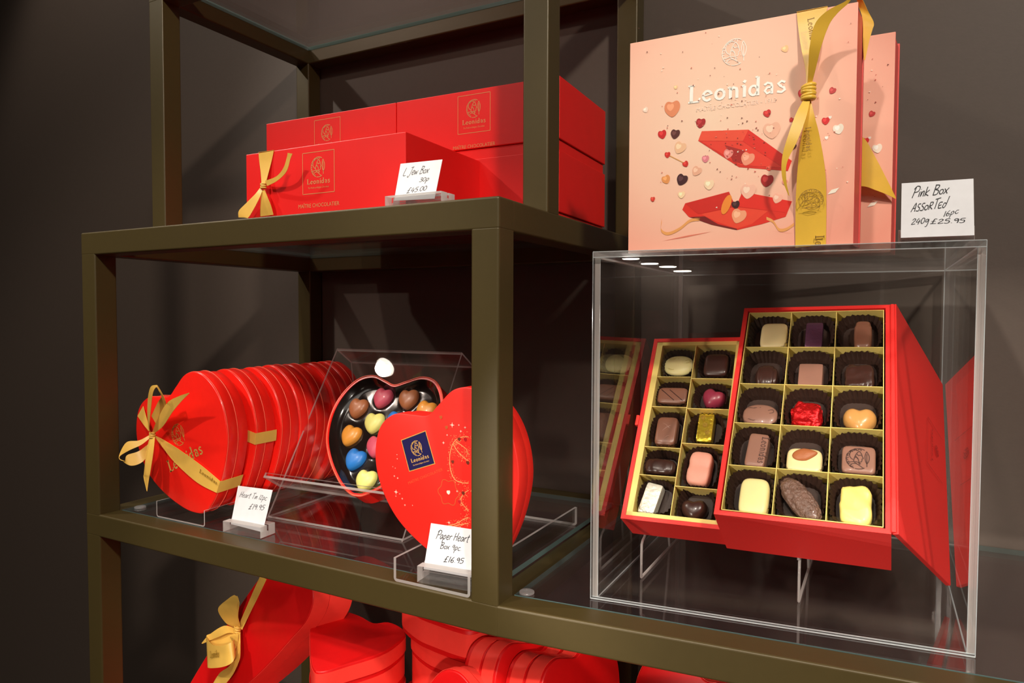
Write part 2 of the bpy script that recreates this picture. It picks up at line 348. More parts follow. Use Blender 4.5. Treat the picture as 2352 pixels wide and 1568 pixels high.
def emblem(mb, pl, cu, cv, r, rot=0, m=0, n=.00015, wd=.06, ring=False):
    """profile of a helmeted head in a circle, with a leaf"""
    a, b = math.cos(rot), math.sin(rot)
    def T(p): return (cu+r*(p[0]*a-p[1]*b), cv+r*(p[0]*b+p[1]*a))
    L = [ell(0, 0, .95, 1, 60, 250, 20), ell(0, 0, .95, 1, 255, 300, 6), ell(-.25, .35, .45, .5, 60, 250, 12),
         [(.05, .75), (-.15, .5), (-.3, .1), (-.35, -.3), (-.1, -.5)], [(.05, .75), (.22, .5), (.3, .22), (.38, .05), (.28, .0), (.28, -.12), (.22, -.3), (.05, -.35), (.1, -.6)],
         [(-.15, .5), (.0, .3), (.1, .35), (.26, .33)], [(-.3, .1), (-.1, .1), (0, -.1), (.02, -.3)], [(-.25, .3), (-.05, -.02)], [(-.6, -.6), (-.2, -.48), (.2, -.75), (.4, -.92)], [(-.75, -.4), (-.2, -.3), (.2, -.5)],
         [(.62, .75), (.5, .3), (.55, -.2), (.66, -.45)], [(.62, .75), (.82, .3), (.8, -.15), (.66, -.45)], [(.64, .5), (.66, -.75)]]
    for i in range(7):
        t = R(75+i*25); L.append([(.75*math.cos(t), .8*math.sin(t)), (.98*math.cos(t+.12), 1.02*math.sin(t+.12)), (.8*math.cos(t+.3), .85*math.sin(t+.3))])
    for q in L:
        c = catm([(x, y, 0) for x, y in q], 3) if len(q) < 12 else [Vector((x, y, 0)) for x, y in q]
        line(mb, pl, [T((p.x, p.y)) for p in c], r*wd, m, n)
def logo_block(mb, pl, u0, v0, w_, h_, rot=0, m=0, n=.0002, frame=True, fw=.0007):
    a, b = math.cos(rot), math.sin(rot)
    T = lambda x, y: (u0+w_*x*a-h_*y*b, v0+w_*x*b+h_*y*a)
    if frame: line(mb, pl, [T(0, 0), T(0, 1)], fw, m, n); line(mb, pl, [T(0, 1), T(1, 1)], fw, m, n); line(mb, pl, [T(1, 1), T(1, 0)], fw, m, n); line(mb, pl, [T(1, 0), T(0, 0)], fw, m, n)
    c = T(.5, .63); emblem(mb, pl, c[0], c[1], w_*.24, rot, m, n, .07)
    p = T(.13, .23); strokes(mb, pl, SER, 'Leonidas', p[0], p[1], a, b, h_*.135, m, n, fit=w_*.74)
    p = T(.17, .12); sans(mb, pl, 'The Preferred Belgian Chocolates', p[0], p[1], a, b, w_*.66, m, n, .4, h_*.045)

# ================================================================== SETTING
H = .376; W = .03; XL = -.640; DB = .39; YS = .103; ZU = .717; PHI = .0915
WALLY = .4225
mb = MB(); mb.aabb(-3.2, 3.4, WALLY, WALLY+.1, -1.1, CEIL+.05); setp(mb.build('wall_back', M_wall), kind='structure')
mb = MB(); mb.aabb(-3.2, 3.4, -4.2, -4.1, -1.1, CEIL+.05); setp(mb.build('wall_front', M_wall), kind='structure')
mb = MB(); mb.aabb(-3.3, -3.2, -4.2, WALLY+.1, -1.1, CEIL+.05); setp(mb.build('wall_left', M_wall), kind='structure')
mb = MB(); mb.aabb(3.4, 3.5, -4.2, WALLY+.1, -1.1, CEIL+.05); setp(mb.build('wall_right', M_wall), kind='structure')
mb = MB(); mb.aabb(-3.3, 3.5, -4.2, WALLY+.1, -1.2, -1.1); setp(mb.build('floor', M_floor), kind='structure')
mb = MB(); mb.aabb(-3.3, 3.5, -4.2, WALLY+.1, CEIL, CEIL+.1); setp(mb.build('ceiling', M_ceil), kind='structure')
def downlight(x, y, z, label, r=.045, st=30):
    t = thing('downlight', label, 'downlight', (x, y, z), 'shop downlights')
    ring = [(r*1.25*math.cos(q), r*1.25*math.sin(q)) for q in [i*math.pi/14 for i in range(28)]]
    pl = Plane((x, y, z), (1, 0, 0), (0, 1, 0)); mb = MB(); mb.prism(pl, ring, -.012, 0); mb.build('housing', M_ceil, t)
    mb = MB(); mb.prism(pl, [(a*.8, b*.8) for a, b in ring], -.016, -.0125); mb.build('lens', MT.get('lens%d' % st) or emis('lens%d' % st, (1, .93, .82), st), t)
downlight(-1.57, -.68, CEIL-.001, 'round ceiling downlight above the left end of the shelving')
downlight(.95, -1.35, CEIL-.001, 'round ceiling downlight to the right of the shelving')
downlight(-.35, -1.5, CEIL-.001, 'round ceiling downlight in front of the middle of the shelving')
for k, (x, z) in enumerate(((-.2247, .661), (-.1018, .627), (.0166, .6056), (.1088, .5758))):
    downlight(x, -3.98, z, ('first', 'second', 'third', 'fourth')[k]+' in a stepped row of small lamps on the far wall of the shop', .055, 60)
# ------------------------------------------------------------------ shelving frame
ZL = -.45      # lower shelf surface
fr = thing('display_shelving', 'dark bronze square-tube display shelving standing against the dark back wall', 'shelving', (-.3, .2, -1.1))
BV = .0022
def bar(name, x0, x1, y0, y1, z0, z1, i=0, pl=None):
    """i: 0 carries through; 1, 2 butt into others: a hair thinner and run into them by the edge rounding"""
    g = .00012*i; mb = MB(); mb.box(pl or IDP, x0+g, x1-g, y0+g, y1-g, z0+g, z1-g)
    mb.build(name, M_frame, fr, bevel=BV, seg=4)
def post(x0, y0, z0, z1, i=1): bar('post', x0, x0+W, y0, y0+W, z0, z1, i)
B2 = BV+.0006
# front rectangle
bar('rail', XL, 0, 0, W, H-W, H); bar('rail', XL, 0, 0, W, -W, 0)
post(XL, 0, -W-.0+W-B2, H-W+B2); post(-W, 0, -B2, H-W+B2); post(XL, 0, -1.1, -W+B2); post(-W, 0, -1.1, ZL-W+B2)
# back posts and rails
post(XL, DB, -1.1, ZU+W, 0); post(-W, DB, -1.1, ZU+W, 0)
for z in (H-W, -W, ZU, ZL-W): bar('rail', XL+W-B2, -W+B2, DB, DB+W, z, z+W, 1)
# side rails
for z in (H-W, -W): bar('rail', XL, XL+W, W-B2, DB+B2, z, z+W, 1)
bar('rail', -W, 0, W-B2, DB+B2, H-W, H, 1); bar('rail', -W, 0, W-B2, DB+B2, -W-.001, -.007, 1)
# set-back upper uprights
post(XL, YS, H-B2, ZU+W-B2, 2); post(-W, YS, H-B2, ZU+W-B2, 2)
bar('rail', XL, 0, YS, YS+W, ZU, ZU+W, 0)
for x in (XL, -W): bar('rail', x, x+W, YS+W-B2, DB+B2, ZU, ZU+W, 1)
# bottom tier
bar('rail', XL+W-B2, 0, 0, W, ZL-W, ZL, 1); bar('rail', XL, XL+W, W-B2, DB+B2, ZL-W, ZL, 1)
bar('rail', 0, 1.2, 0, W, ZL-W, ZL, 1); bar('rail', 0, 1.2, DB, DB+W, ZL-W, ZL, 1)
def plinth(x0, x1, y0, y1, z1, label):
    t = thing('gift_box', label, 'gift box', (x0, y0, ZL), 'red boxes propping up the bottom pile'); mb = MB(); mb.aabb(x0+.002, x1-.002, y0+.002, y1-.002, ZL+.0003, z1-.03); mb.build('base', M_red, t, bevel=.0008)
    mb = MB(); mb.aabb(x0, x1, y0, y1, z1-.05, z1); mb.build('lid', M_red, t, bevel=.0008)
cR, sR = math.cos(PHI), math.sin(PHI)
RP = Plane((0, 0, 0), (cR, sR, 0), (-sR, cR, 0))     # right hand rail, swung a little towards the wall
bar('rail', -B2, 1.3, 0, W, -W, 0, 1, RP)
# glass shelves
def gshelf(label, pts, z0, z1):
    mb = MB(); mb.hexa([(x, y, z0) for x, y in pts]+[(x, y, z1) for x, y in pts], ms=[0, 0, 1, 1, 1, 1])
    return setp(mb.build('glass_shelf', [M_glass, M_glassedge]), label, 'shelf')
e = .0006
gshelf('smoked glass shelf under the stacked red boxes, in the upper tier', [(XL+W+e, W+e), (-W-e, W+e), (-W-e, DB-e), (XL+W+e, DB-e)], H-.0062, H-.0002)
gshelf('smoked glass shelf carrying the red heart tins and the acrylic easel', [(XL+W+e, W+e), (-W-e, W+e), (-W-e, DB-e), (XL+W+e, DB-e)], -.0062, -.0002)
gshelf('smoked glass shelf under the clear acrylic display case', [(W*0+e, W+.001), (1.2, W+.001+1.2*math.tan(PHI)), (1.2, WALLY-.001+.0), (e, WALLY-.003)], -.0062, -.0002)
gshelf('smoked glass top shelf above the stacked red boxes', [(XL+W+e, YS+W+e), (-W-e, YS+W+e), (-W-e, DB-e), (XL+W+e, DB-e)], ZU+W-.007, ZU+W-.001)
gshelf('bottom glass shelf under the pile of large red heart boxes', [(XL+W+e, W+e), (-W-e, W+e), (-W-e, DB-e), (XL+W+e, DB-e)], ZL-.006, ZL)
gshelf('bottom glass shelf below the display case, right of the frame post', [(e, W+e), (1.2, W+e), (1.2, DB-e), (e, DB-e)], ZL-.006, ZL)
def bumper(x, y):
    mb = MB(); c = PZ(x, y, 0); pl = Plane((c.x, c.y, -.0002), (1, 0, 0), (0, 1, 0)); pts = [(math.cos(t)*.0075, math.sin(t)*.0075) for t in [i*math.pi/10 for i in range(20)]]
    mb.prism(pl, pts, 0, .0026, inset=.0011); mb.build('bumper_pad', M_bump, fr, smooth=True, auto=40)
bumper(1210, 1362); bumper(322, 1166)
plinth(-.605, -.345, .04, .2, -.348, 'tall red gift box under the bow-tied heart box in the bottom tier')
plinth(-.335, -.205, .04, .2, -.246, 'red gift box under the flat heart boxes in the bottom tier')
plinth(-.195, -.035, .012, .2, -.2665, 'red gift box under the central stack in the bottom tier')
plinth(.004, .26, .045, .24, -.262, 'wide red gift box under the leaning hearts below the display case')

# ================================================================== RED GIFT BOXES, upper tier
def ribbon(name, segs, mats, parent, pl, n=7, solid=.0004, label=None, extra=None):
    """segs: lists of (xL,yL,xR,yR,off[,off2]) photo-edge pairs lifted off plane pl"""
    mb = MB()
    for si, sg in enumerate(segs):
        A = catm([pl.px(q[0], q[1], q[4]) for q in sg], n); B = catm([pl.px(q[2], q[3], q[5] if len(q) > 5 else q[4]) for q in sg], n)
        mb.strip(A, B, 0)
    if extra: extra(mb)
    return mb.build(name, mats, parent, smooth=True, solid=solid, label=label)
def knot(pl, x, y, off, rw, rh, mats, parent, turns=4, name='knot'):
    mb = MB(); c = pl.px(x, y, off)
    for k in range(turns):
        z = (k/(turns-1)-.5)*rh*1.3; a = .25*math.sin(k*2.1)
        pts = [c+pl.U*math.cos(t)*rw+pl.V*(z+a*rw*math.cos(t))+pl.N*math.sin(t)*rw*.8 for t in [2*math.pi*i/14 for i in range(14)]]
        mb.tube(pts, rh*.28, 0, 8, True)
    mb.tube([c-pl.V*rh*.9, c, c+pl.V*rh*.9], [rw*.5, rw*.9, rw*.5], 0, 8)
    return mb.build(name, mats, parent, smooth=True)
BW, BD, BH = .2316, .160, .0851
def redbox(o, label, group, lg=True, logo_px=None, text_px=None, rot=0, BW=.2316, BD=.160, BH=.0851, band=.0125):
    """sleeve-lid gift box: recessed base band below a taller lid"""
    a, b = math.cos(rot), math.sin(rot)
    pl = Plane(o, (a, b, 0), (0, 0, 1)); ins = .0022
    t = thing('gift_box', label, 'gift box', o, group)
    mb = MB(); mb.box(pl, ins, BW-ins, 0, band, -(BD-ins), -ins); mb.build('base', M_red, t, bevel=.0006)
    mb = MB(); mb.box(pl, 0, BW, band+.0008, BH, -BD, 0); lidp = mb.build('lid', M_red, t, bevel=.0008)
    mb = MB(); mb.box(pl, ins*2, BW-ins*2, band-.0005, band+.0015, -(BD-ins*2), -ins*2); mb.build('shoulder', M_red, t)
    if logo_px:
        TL, TR_, BRr, BL = [pl.puv(*q) for q in logo_px]
        mb = MB(); logo_block(mb, pl, BL[0], BL[1], (TR_[0]-TL[0]+BRr[0]-BL[0])/2, (TL[1]-BL[1]+TR_[1]-BRr[1])/2, 0, 0)
        if text_px: u, v = pl.puv(*text_px[:2]); sans(mb, pl, 'MAÎTRE CHOCOLATIER', u, v-.002, 1, 0, text_px[2], 0, .0002, height=.0044)
        mb.build('logo_print', M_foilpale, lidp)
    return t, pl
a1 = math.radians(1.3)
zg = H
yf = .036
FB = PY(565, 355, yf); FBo = Vector((FB.x, yf, zg))
tb, plF = redbox(FBo, 'red gift box with gold ribbon bow, foremost on the upper glass shelf', 'red gift boxes', True, ((697, 352), (769, 342), (769, 438), (696, 447)), (686, 475, .060), math.radians(.8), .2324, .1538, .0821, .003)
# back stacks
c1 = math.cos(a1); s1 = math.sin(a1); RB = Vector((-.0287-BW*c1, .1951-BW*s1, zg))
redbox(RB, 'lower red gift box of the tall stack behind the bronze post on the upper shelf', 'red gift boxes', rot=a1)
redbox(RB+Vector((0, 0, BH)), 'upper red gift box with gold crest, topmost of the stack beside the bronze post', 'red gift boxes', True, ((1052, 222), (1126, 212), (1126, 300), (1052, 309)), (1041, 341, .060), a1)
LB = RB-Vector((c1, s1, 0))*(BW+.0012)
redbox(LB, 'lower red gift box of the left rear stack, hidden behind the bow-tied box', 'red gift boxes', rot=a1)
redbox(LB+Vector((0, 0, BH)), 'top red gift box of the left rear stack, its crest half hidden', 'red gift boxes', True, ((723, 276), (782, 268), (782, 353), (723, 362)), None, a1)
# bow on the front box
rb = ribbon('ribbon_bow', [
    [(594, 352, 629, 346, .0006), (596, 372, 624, 369, .001), (599, 396, 617, 396, .003), (601, 422, 610, 422, .006)],
    [(609, 415, 614, 427, .007), (635, 405, 637, 415, .012), (651, 386, 658, 394, .016), (659, 362, 667, 365, .018), (661, 351, 672, 353, .019)],
    [(597, 432, 603, 436, .006), (586, 446, 598, 450, .009), (566, 466, 585, 476, .012), (549, 484, 571, 499, .014), (548, 499, 564, 499.5, .014)],
    [(600, 436, 608, 436, .006), (599, 460, 616, 456, .007), (598, 480, 623, 474, .006), (598, 497, 628, 493, .004)]], M_gold, tb, plF)
knot(plF, 605, 427, .006, .0032, .0035, M_gold, rb)
mb = MB(); e0 = plF.uv(plF.px(594, 352)); e1 = plF.uv(plF.px(629, 346))
A = [plF.at(e0[0], .0825, .0006), plF.at(e0[0], .0826, -.1535)]; B = [plF.at(e1[0], .0825, .0006), plF.at(e1[0], .0826, -.1535)]
mb.strip(A, B); mb.build('ribbon_band', M_gold, tb, solid=.0003)

# ================================================================== PRICE CARDS
def card(label, px4, foot, lines, pen=.07, base_z=0, lean=None, mats=M_card):
    """px4: TL,TR,BR,BL of the card in the photo; foot: world point of bottom-left; card plane leans back"""
    TLp, TRp, BRp, BLp = px4
    # plane through foot with horizontal heading chosen and a given lean
    h, l = lean; U = Vector((math.cos(h), math.sin(h), 0)); V = Vector((-math.sin(h)*math.sin(l), math.cos(h)*math.sin(l), math.cos(l)))
    pl = Plane(foot, U, V); P4 = [pl.uv(pl.px(*q)) for q in (BLp, BRp, TRp, TLp)]
    t = thing('price_card', label, 'price card', pl.at(*P4[0]), 'handwritten price cards')
    mb = MB(); mb.prism(pl, P4, -.0004, 0); cdp = mb.build('card', M_card, t)
    mb = MB()
    for txt, x0, y0, x1, y1, hpx in lines:
        a = pl.puv(x0, y0); b = pl.puv(x1, y1); s_ = abs(pl.puv(x0, y0-hpx)[1]-a[1])
        d = (b[0]-a[0], b[1]-a[1]); L = math.hypot(*d); up = (.25, .97)
        strokes(mb, pl, HW, txt, a[0], a[1], d[0], d[1], s_, 0, .00012, pen=pen, upd=up, fit=L)
    mb.build('handwriting', M_ink, cdp)
    return t, pl
def holder(label, o, rot, wd, dp, ht, slot=.45):
    pl = Plane(o, (math.cos(rot), math.sin(rot), 0), (0, 0, 1))
    t = thing('card_holder', label, 'card holder', o, 'clear acrylic card holders')
    mb = MB(); g = .0012; s0 = -dp*slot
    h2 = ht*.45
    mb.box(pl, 0, wd, 0, ht, s0, 0, ms=[0, 0, 0, 1, 1, 1]); mb.box(pl, 0, wd, 0, h2, s0-g*2, s0, ms=[0, 0, 0, 1, 1, 1]); mb.box(pl, 0, wd, 0, ht, -dp, s0-g*2, ms=[0, 0, 0, 1, 1, 1])
    mb.build('block', [M_block, M_blockw], t, bevel=.0003)
    return t, pl
# 1 upper shelf
z1 = H+.0004
hp = PY(884, 467, .003); hx1 = PY(1013, 457, .003)
HW1 = .0545
t, pl = holder('frosted clear card holder on the front edge of the upper shelf, below the red boxes', (hp.x, .003, z1), 0, hx1.x-hp.x, .024, .0095)
card('small white price card reading £45.00 leaning on the upper shelf edge', ((920, 376), (1016, 366), (998, 456), (905, 461)), (hp.x+.008, .0105, z1+.001), [('L Jew Box', 925, 404, 984, 397, 20), ('30p', 962, 418, 985, 415, 14), ('£45.00', 933, 444, 979, 437, 16)], pen=.08, lean=(0, R(18)))
# 2 front left on middle shelf
hp = PZ(512, 1222, 0); hq = PZ(598, 1238, 0)
t, pl = holder('clear acrylic card holder at the shelf edge before the left heart tins', (hp.x, hp.y, .0006), math.atan2(hq.y-hp.y, hq.x-hp.x), (hq-hp).length, .024, .0135)
card('white price card reading £19.95 in front of the heart tins', ((547, 1115), (626, 1125), (603, 1222), (530, 1203)), hp+Vector((.006, .0095, .0065)), [('Heart Tin 12pc', 550, 1141, 612, 1149, 16), ('£19.95', 570, 1169, 606, 1171, 18)], pen=.07, lean=(0, R(20)))
# 3 inside the second channel
hp = PZ(958, 1337, .004); hq = PZ(1062, 1357, .004)
HR3 = math.atan2(hq.y-hp.y, hq.x-hp.x)
t, pl = holder('clear acrylic card holder inside the front of the channel stand by the centre post', (hp.x, hp.y, .0042), .08, .062, .024, .0165)
card('white price card reading £16.95 in front of the red paper heart box', ((990, 1201), (1097, 1217), (1082, 1326), (973, 1306)), hp+Vector((.004, .0095, .009)), [('Paper Heart', 1001, 1236, 1076, 1245, 22), ('Box 9pc.', 1010, 1259, 1060, 1265, 18), ('£16.95', 1018, 1290, 1064, 1294, 19)], pen=.085, lean=(.08, R(16)))
# 4 on the case
CZ = .327
t, pl = holder('clear card holder on top of the display case beside the pink boxes', (.3175, .1065, CZ+.0002), -.10, .0525, .022, .012)
card('white price card reading £25.95 on top of the display case', ((2071, 421), (2236, 410), (2238, 540), (2069, 546)), (.319, .0985, CZ+.003), [('Pink Box', 2094, 454, 2178, 444, 27), ('ASSoRTEd', 2092, 487, 2174, 476, 27), ('16pc', 2166, 498, 2202, 489, 17), ('240g', 2092, 516, 2134, 512, 20), ('£25.95', 2136, 514, 2217, 511, 15)], pen=.085, lean=(-.10, R(4)))

# ================================================================== PINK BOXES on the case
aP = R(.75)
def pinkbox(o, wd, hh, th, label):
    pl = Plane(o, (math.cos(aP), math.sin(aP), 0), (0, 0, 1)); t = thing('chocolate_box', label, 'chocolate box', o, 'pink boxes')
    mb = MB(); mb.box(pl, 0, wd, 0, hh, -.0035, 0, ms=[1, 0, 1, 0, 1, 1]); t_fc = mb.build('front_cover', [M_pink, M_pinkside], t, bevel=.0007)
    sk = .0045; q = lambda u, v, n: pl.at(u+sk*(-n)/th, v, n)
    def sbox(u0, u1, v1, n0, n1): mb = MB(); mb.hexa([q(u0, 0, n0), q(u1, 0, n0), q(u1, v1, n0), q(u0, v1, n0), q(u0, 0, n1), q(u1, 0, n1), q(u1, v1, n1), q(u0, v1, n1)]); return mb
    sbox(.003, wd-.001, hh-.003, -th+.003, -.0035).build('tray_body', M_pinkside, t, bevel=.0005)
    sbox(0, wd, hh, -th, -th+.003).build('back_cover', M_pinkside, t, bevel=.0006)
    return t, pl, t_fc
PO = PY(1447, 100, .09); PR = PZ(1972, 4, PO.z)
PWD = PR.x-PO.x
tp, plP, fc1 = pinkbox((PO.x, .09, CZ+.0002), PWD, PO.z-CZ, .036, 'pink chocolate box with yellow ribbon standing in front on top of the display case')
P2 = PY(2058, 72, .182)
tp2, plP2, fc2 = pinkbox((P2.x-PWD, .180, CZ+.0002), PWD, P2.z-CZ, .036, 'second pink chocolate box standing behind the first on the display case')
mb = MB()
A_ = dict(ow=0)
mats = [M_white, M_palep]
idx = {}
def am(rgb, rough=.42):
    k = tuple(rgb)
    if k not in idx: idx[k] = len(mats); mats.append(flat('%02x%02x%02x' % k, rgb, rough))
    return idx[k]
def artwork(pl, parent, px=None, minu=-1):
    """printed picture, laid out in the face's own coordinates read off the first box"""
    mb = MB()
    def pts(q): return [plP.puv(x, y) for x, y in q]
    def fill(q, rgb, n):
        p = pts(q)
        if max(a for a, b in p) < minu: return
        mb.poly([pl.at(a, b, n) for a, b in p], am(rgb))
    c = lambda x, y: (1420+x/2.613, y/2.613)     # close-up measurements
    CQ = lambda L: [c(x, y) for x, y in L]
    # box lid in the air
    fill(CQ([(480, 845), (502, 787), (782, 778), (1042, 965), (1018, 1026), (725, 1003)]), (214, 44, 28), .0002)
    fill(CQ([(502, 787), (782, 778), (748, 846), (480, 845)]), (236, 78, 50), .00025)
    fill(CQ([(782, 778), (1042, 965), (1018, 1020), (748, 846)]), (224, 40, 24), .00025)
    fill(CQ([(500, 850), (745, 850), (985, 1005), (735, 992)]), (230, 60, 40), .0003)
    fill(CQ([(640, 870), (760, 905), (760, 985), (690, 970)]), (168, 34, 26), .00035)
    # open box below
    fill(CQ([(385, 1258), (402, 1220), (665, 1150), (706, 1245), (745, 1150), (1043, 1208), (1005, 1300), (860, 1345), (712, 1380), (560, 1345), (425, 1302)]), (222, 46, 30), .0002)
    fill(CQ([(500, 1285), (700, 1242), (900, 1265), (800, 1345), (710, 1372), (590, 1330)]), (232, 70, 46), .00025)
    fill(CQ([(430, 1302), (520, 1298), (600, 1345), (712, 1372), (712, 1380), (560, 1348)]), (120, 24, 22), .0003)
    fill(CQ([(402, 1220), (665, 1150), (700, 1240), (480, 1285)]), (206, 38, 26), .0003)
    fill(CQ([(745, 1150), (1043, 1208), (1005, 1275), (720, 1240)]), (226, 44, 30), .0003)
    for L in ([(262, 1322), (258, 1380), (300, 1402), (370, 1372), (430, 1325), (490, 1315)], [(890, 1310), (930, 1330), (965, 1378), (1010, 1375), (1055, 1345)]):
        q = catm([(x, y, 0) for x, y in CQ(L)], 5); A = []; B = []
        for i, p in enumerate(q):
            u, v = plP.puv(p.x, p.y-3.5); u2, v2 = plP.puv(p.x, p.y+3.5)
            A.append(pl.at(u, v, .0003)); B.append(pl.at(u2, v2, .0003))
        if plP.puv(q[0].x, q[0].y)[0] > minu: mb.strip(A, B, am((232, 160, 92)))
    for L in ([(270, 1445), (400, 1425), (560, 1390), (420, 1412)], [(1000, 1395), (900, 1385), (1055, 1402)]): fill(CQ(L), (222, 120, 96), .00018)
    H_ = [(325, 655, 46, (230, 140, 96), 1), (495, 740, 27, (168, 24, 26), -8), (265, 808, 25, (204, 26, 26), 10), (342, 806, 27, (86, 34, 28), -12), (370, 888, 34, (240, 190, 150), -25), (296, 930, 17, (206, 40, 30), 0), (405, 985, 17, (206, 40, 30), 30),
          (470, 1028, 27, (236, 176, 146), -30), (288, 1078, 25, (230, 150, 84), 20), (382, 1080, 32, (66, 26, 30), -25), (546, 1110, 28, (246, 214, 176), 0), (892, 1085, 33, (170, 26, 24), -10), (895, 682, 20, (204, 36, 32), 15), (208, 1196, 14, (214, 60, 44), 0),
          (922, 785, 44, (240, 184, 156), 5), (660, 925, 26, (236, 140, 130), -15), (775, 955, 36, (240, 150, 120), -20), (524, 955, 20, (226, 130, 140), 0), (780, 1150, 40, (244, 188, 164), -8), (955, 1192, 26, (244, 180, 156), -20), (722, 1298, 40, (240, 160, 120), -20), (706, 1230, 22, (60, 26, 26), 10),
          (1002, 295, 18, (244, 196, 140), 20), (345, 525, 11, (246, 206, 150), 0), (165, 660, 16, (250, 220, 200), 30), (380, 1170, 20, (250, 216, 170), 0), (1100, 562, 20, (206, 40, 34), -25), (1285, 545, 17, (198, 60, 58), -30), (1245, 727, 19, (210, 36, 36), 0), (1322, 776, 26, (246, 232, 214), 10), (1040, 720, 12, (206, 40, 34), -35),
          (1046, 880, 18, (80, 34, 28), -30), (905, 1010, 14, (226, 80, 60), 20), (1000, 1095, 14, (230, 140, 130), 0), (1272, 705, 8, (250, 236, 224), 0), (1250, 828, 9, (250, 240, 230), 0)]
    for x, y, s_, rgb, rt in H_:
        u, v = plP.puv(*c(x, y))
        if u < minu: continue
        sz = s_/2.613/2.62/1000*2.15
        for k, (f, dn, du) in enumerate(((1, 0, 0), (.45, .00006, .12))):
            col_ = rgb if k == 0 else tuple(min(255, int(q*1.0+30)) for q in rgb)
            mb.poly([pl.at(a, b, .0004+dn+(.0001 if y > 1100 else 0)) for a, b in heart(sz*f, R(rt), u-sz*du, v+sz*du, 2)], am(col_))
    q = pts([c(310, 935), c(400, 980)]); 
    if q[0][0] > minu: line(mb, pl, q, .0008, am((222, 160, 90)), .0003)
    # cocoa bean
    if minu < 0:
        u, v = plP.puv(*c(650, 1228)); mb.poly([pl.at(u+.0055*math.cos(t)*.7+.0025*math.sin(t), v+.0085*math.sin(t), .0006) for t in [i*math.pi/8 for i in range(16)]], am((238, 140, 50)))
    for x, y in ((1290, 1150), (1522, 0)):
        if y:
            u, v = plP.puv(*c(x, y)); mb.poly([pl.at(u+a*.0042, v+b*.0042, .0004) for a, b in ((-1, -.5), (.4, -.2), (1.1, .7), (-.3, .4))], am((252, 240, 222)))
    rnd = random.Random(3)
    for i in range(150):
        if i < 80: x, y = 700+rnd.gauss(0, 110), 850+rnd.gauss(0, 170)
        else: x, y = rnd.uniform(120, 1400), rnd.uniform(140, 1150)
        u, v = plP.puv(*c(x, y)); r_ = rnd.uniform(.00035, .0009); a = rnd.random()*3
        if u < max(.004, minu) or u > PWD-.004: continue
        rgb = rnd.choice([(120, 50, 40), (150, 60, 50), (214, 120, 100), (250, 232, 215), (200, 70, 60)])
        mb.poly([pl.at(u+r_*math.cos(a+k*2.1)*1.2, v+r_*math.sin(a+k*2.1), .0007) for k in range(3)], am(rgb))
    if minu < 0:
        u, v = plP.puv(1688, 120); emblem(mb, pl, u, v, .0115, 0, 0, .0004, .045)
        a = plP.puv(1578, 239); b = plP.puv(1808, 211); hgt = plP.puv(1578, 196)[1]-a[1]
        strokes(mb, pl, SER, 'Leonidas', a[0], a[1], b[0]-a[0], b[1]-a[1], hgt, 0, .0004, fit=b[0]-a[0])
        a = plP.puv(1600, 257); b = plP.puv(1783, 234); sans(mb, pl, 'MAÎTRE CHOCOLATIER - 1913', a[0], a[1], b[0]-a[0], b[1]-a[1], b[0]-a[0], 1, .0004, height=.0036)
    mb.build('artwork_print', mats, parent)
artwork(plP, fc1)
artwork(plP2, fc2, minu=.10)
# ribbon of the front pink box
yb = ribbon('ribbon_bow', [
    [(1830, 30, 1901, 16, .0008), (1833, 60, 1893, 50, .0015), (1840, 110, 1884, 110, .004), (1850, 160, 1868, 165, .008), (1851, 195, 1864, 195, .010)],
    [(1855, 190, 1865, 192, .012), (1857, 150, 1874, 156, .018), (1860, 105, 1886, 108, .024), (1872, 55, 1904, 58, .028), (1900, 25, 1924, 30, .031), (1938, 5, 1948, 8, .034), (1953, -6, 1956, -4, .036)],
    [(1850, 222, 1862, 224, .012), (1828, 262, 1852, 268, .018), (1808, 318, 1832, 322, .022), (1796, 365, 1808, 372, .022), (1797, 410, 1806, 412, .02), (1811, 448, 1813, 450, .017)],
    [(1853, 225, 1861, 225, .010), (1846, 285, 1872, 270, .012), (1836, 345, 1884, 320, .009), (1829, 430, 1896, 400, .005), (1827, 500, 1898, 480, .002), (1827, 568, 1897, 563, .001)],
    ], M_goldy, tp, plP)
knot(plP, 1857, 212, .011, .0042, .0075, M_goldy, yb, 5)
mb = MB(); e0 = plP.uv(plP.px(1830, 30)); e1 = plP.uv(plP.px(1901, 16)); hh = PO.z-CZ
mb.strip([plP.at(e0[0], hh+.0005, .0008), plP.at(e0[0], hh+.0005, -.037)], [plP.at(e1[0], hh+.0005, .0008), plP.at(e1[0], hh+.0005, -.037)])
mb.build('ribbon_band', M_goldy, tp, solid=.0003)
# tail falling back over the top right corner
tl = Plane(plP.at(0, 0, -.03), plP.U, plP.V)
ribbon('ribbon_tail', [[(1950, -10, 1965, -14, .02), (1966, -4, 1978, -6, .008), (1972, 14, 1994, 26, .002), (1980, 38, 2007, 52, .001), (1982, 60, 2004, 68, .001), (1982, 98, 1997, 92, .001), (1984, 138, 1987, 138, .001)]], M_goldy, tp, tl)
# printed words on the ribbon
mb = MB()
u, v = plP.puv(1873, 541); strokes(mb, plP, SER, 'Le', u, v, 0, -1, .0075, 0, .0034)
u, v = plP.puv(1867, 52); strokes(mb, plP, SER, 'Leonid', u-.0035, v, .12, -1, .0055, 0, .0105)
u, v = plP.puv(1865, 300); strokes(mb, plP, SER, 'Leonidas', u-.004, v, .05, -1, .0045, 0, .0135)
u, v = plP.puv(1864, 462); emblem(mb, plP, u, v, .0095, R(-90), 0, .0064, .05)
mb.build('ribbon_print', M_ribink, yb)
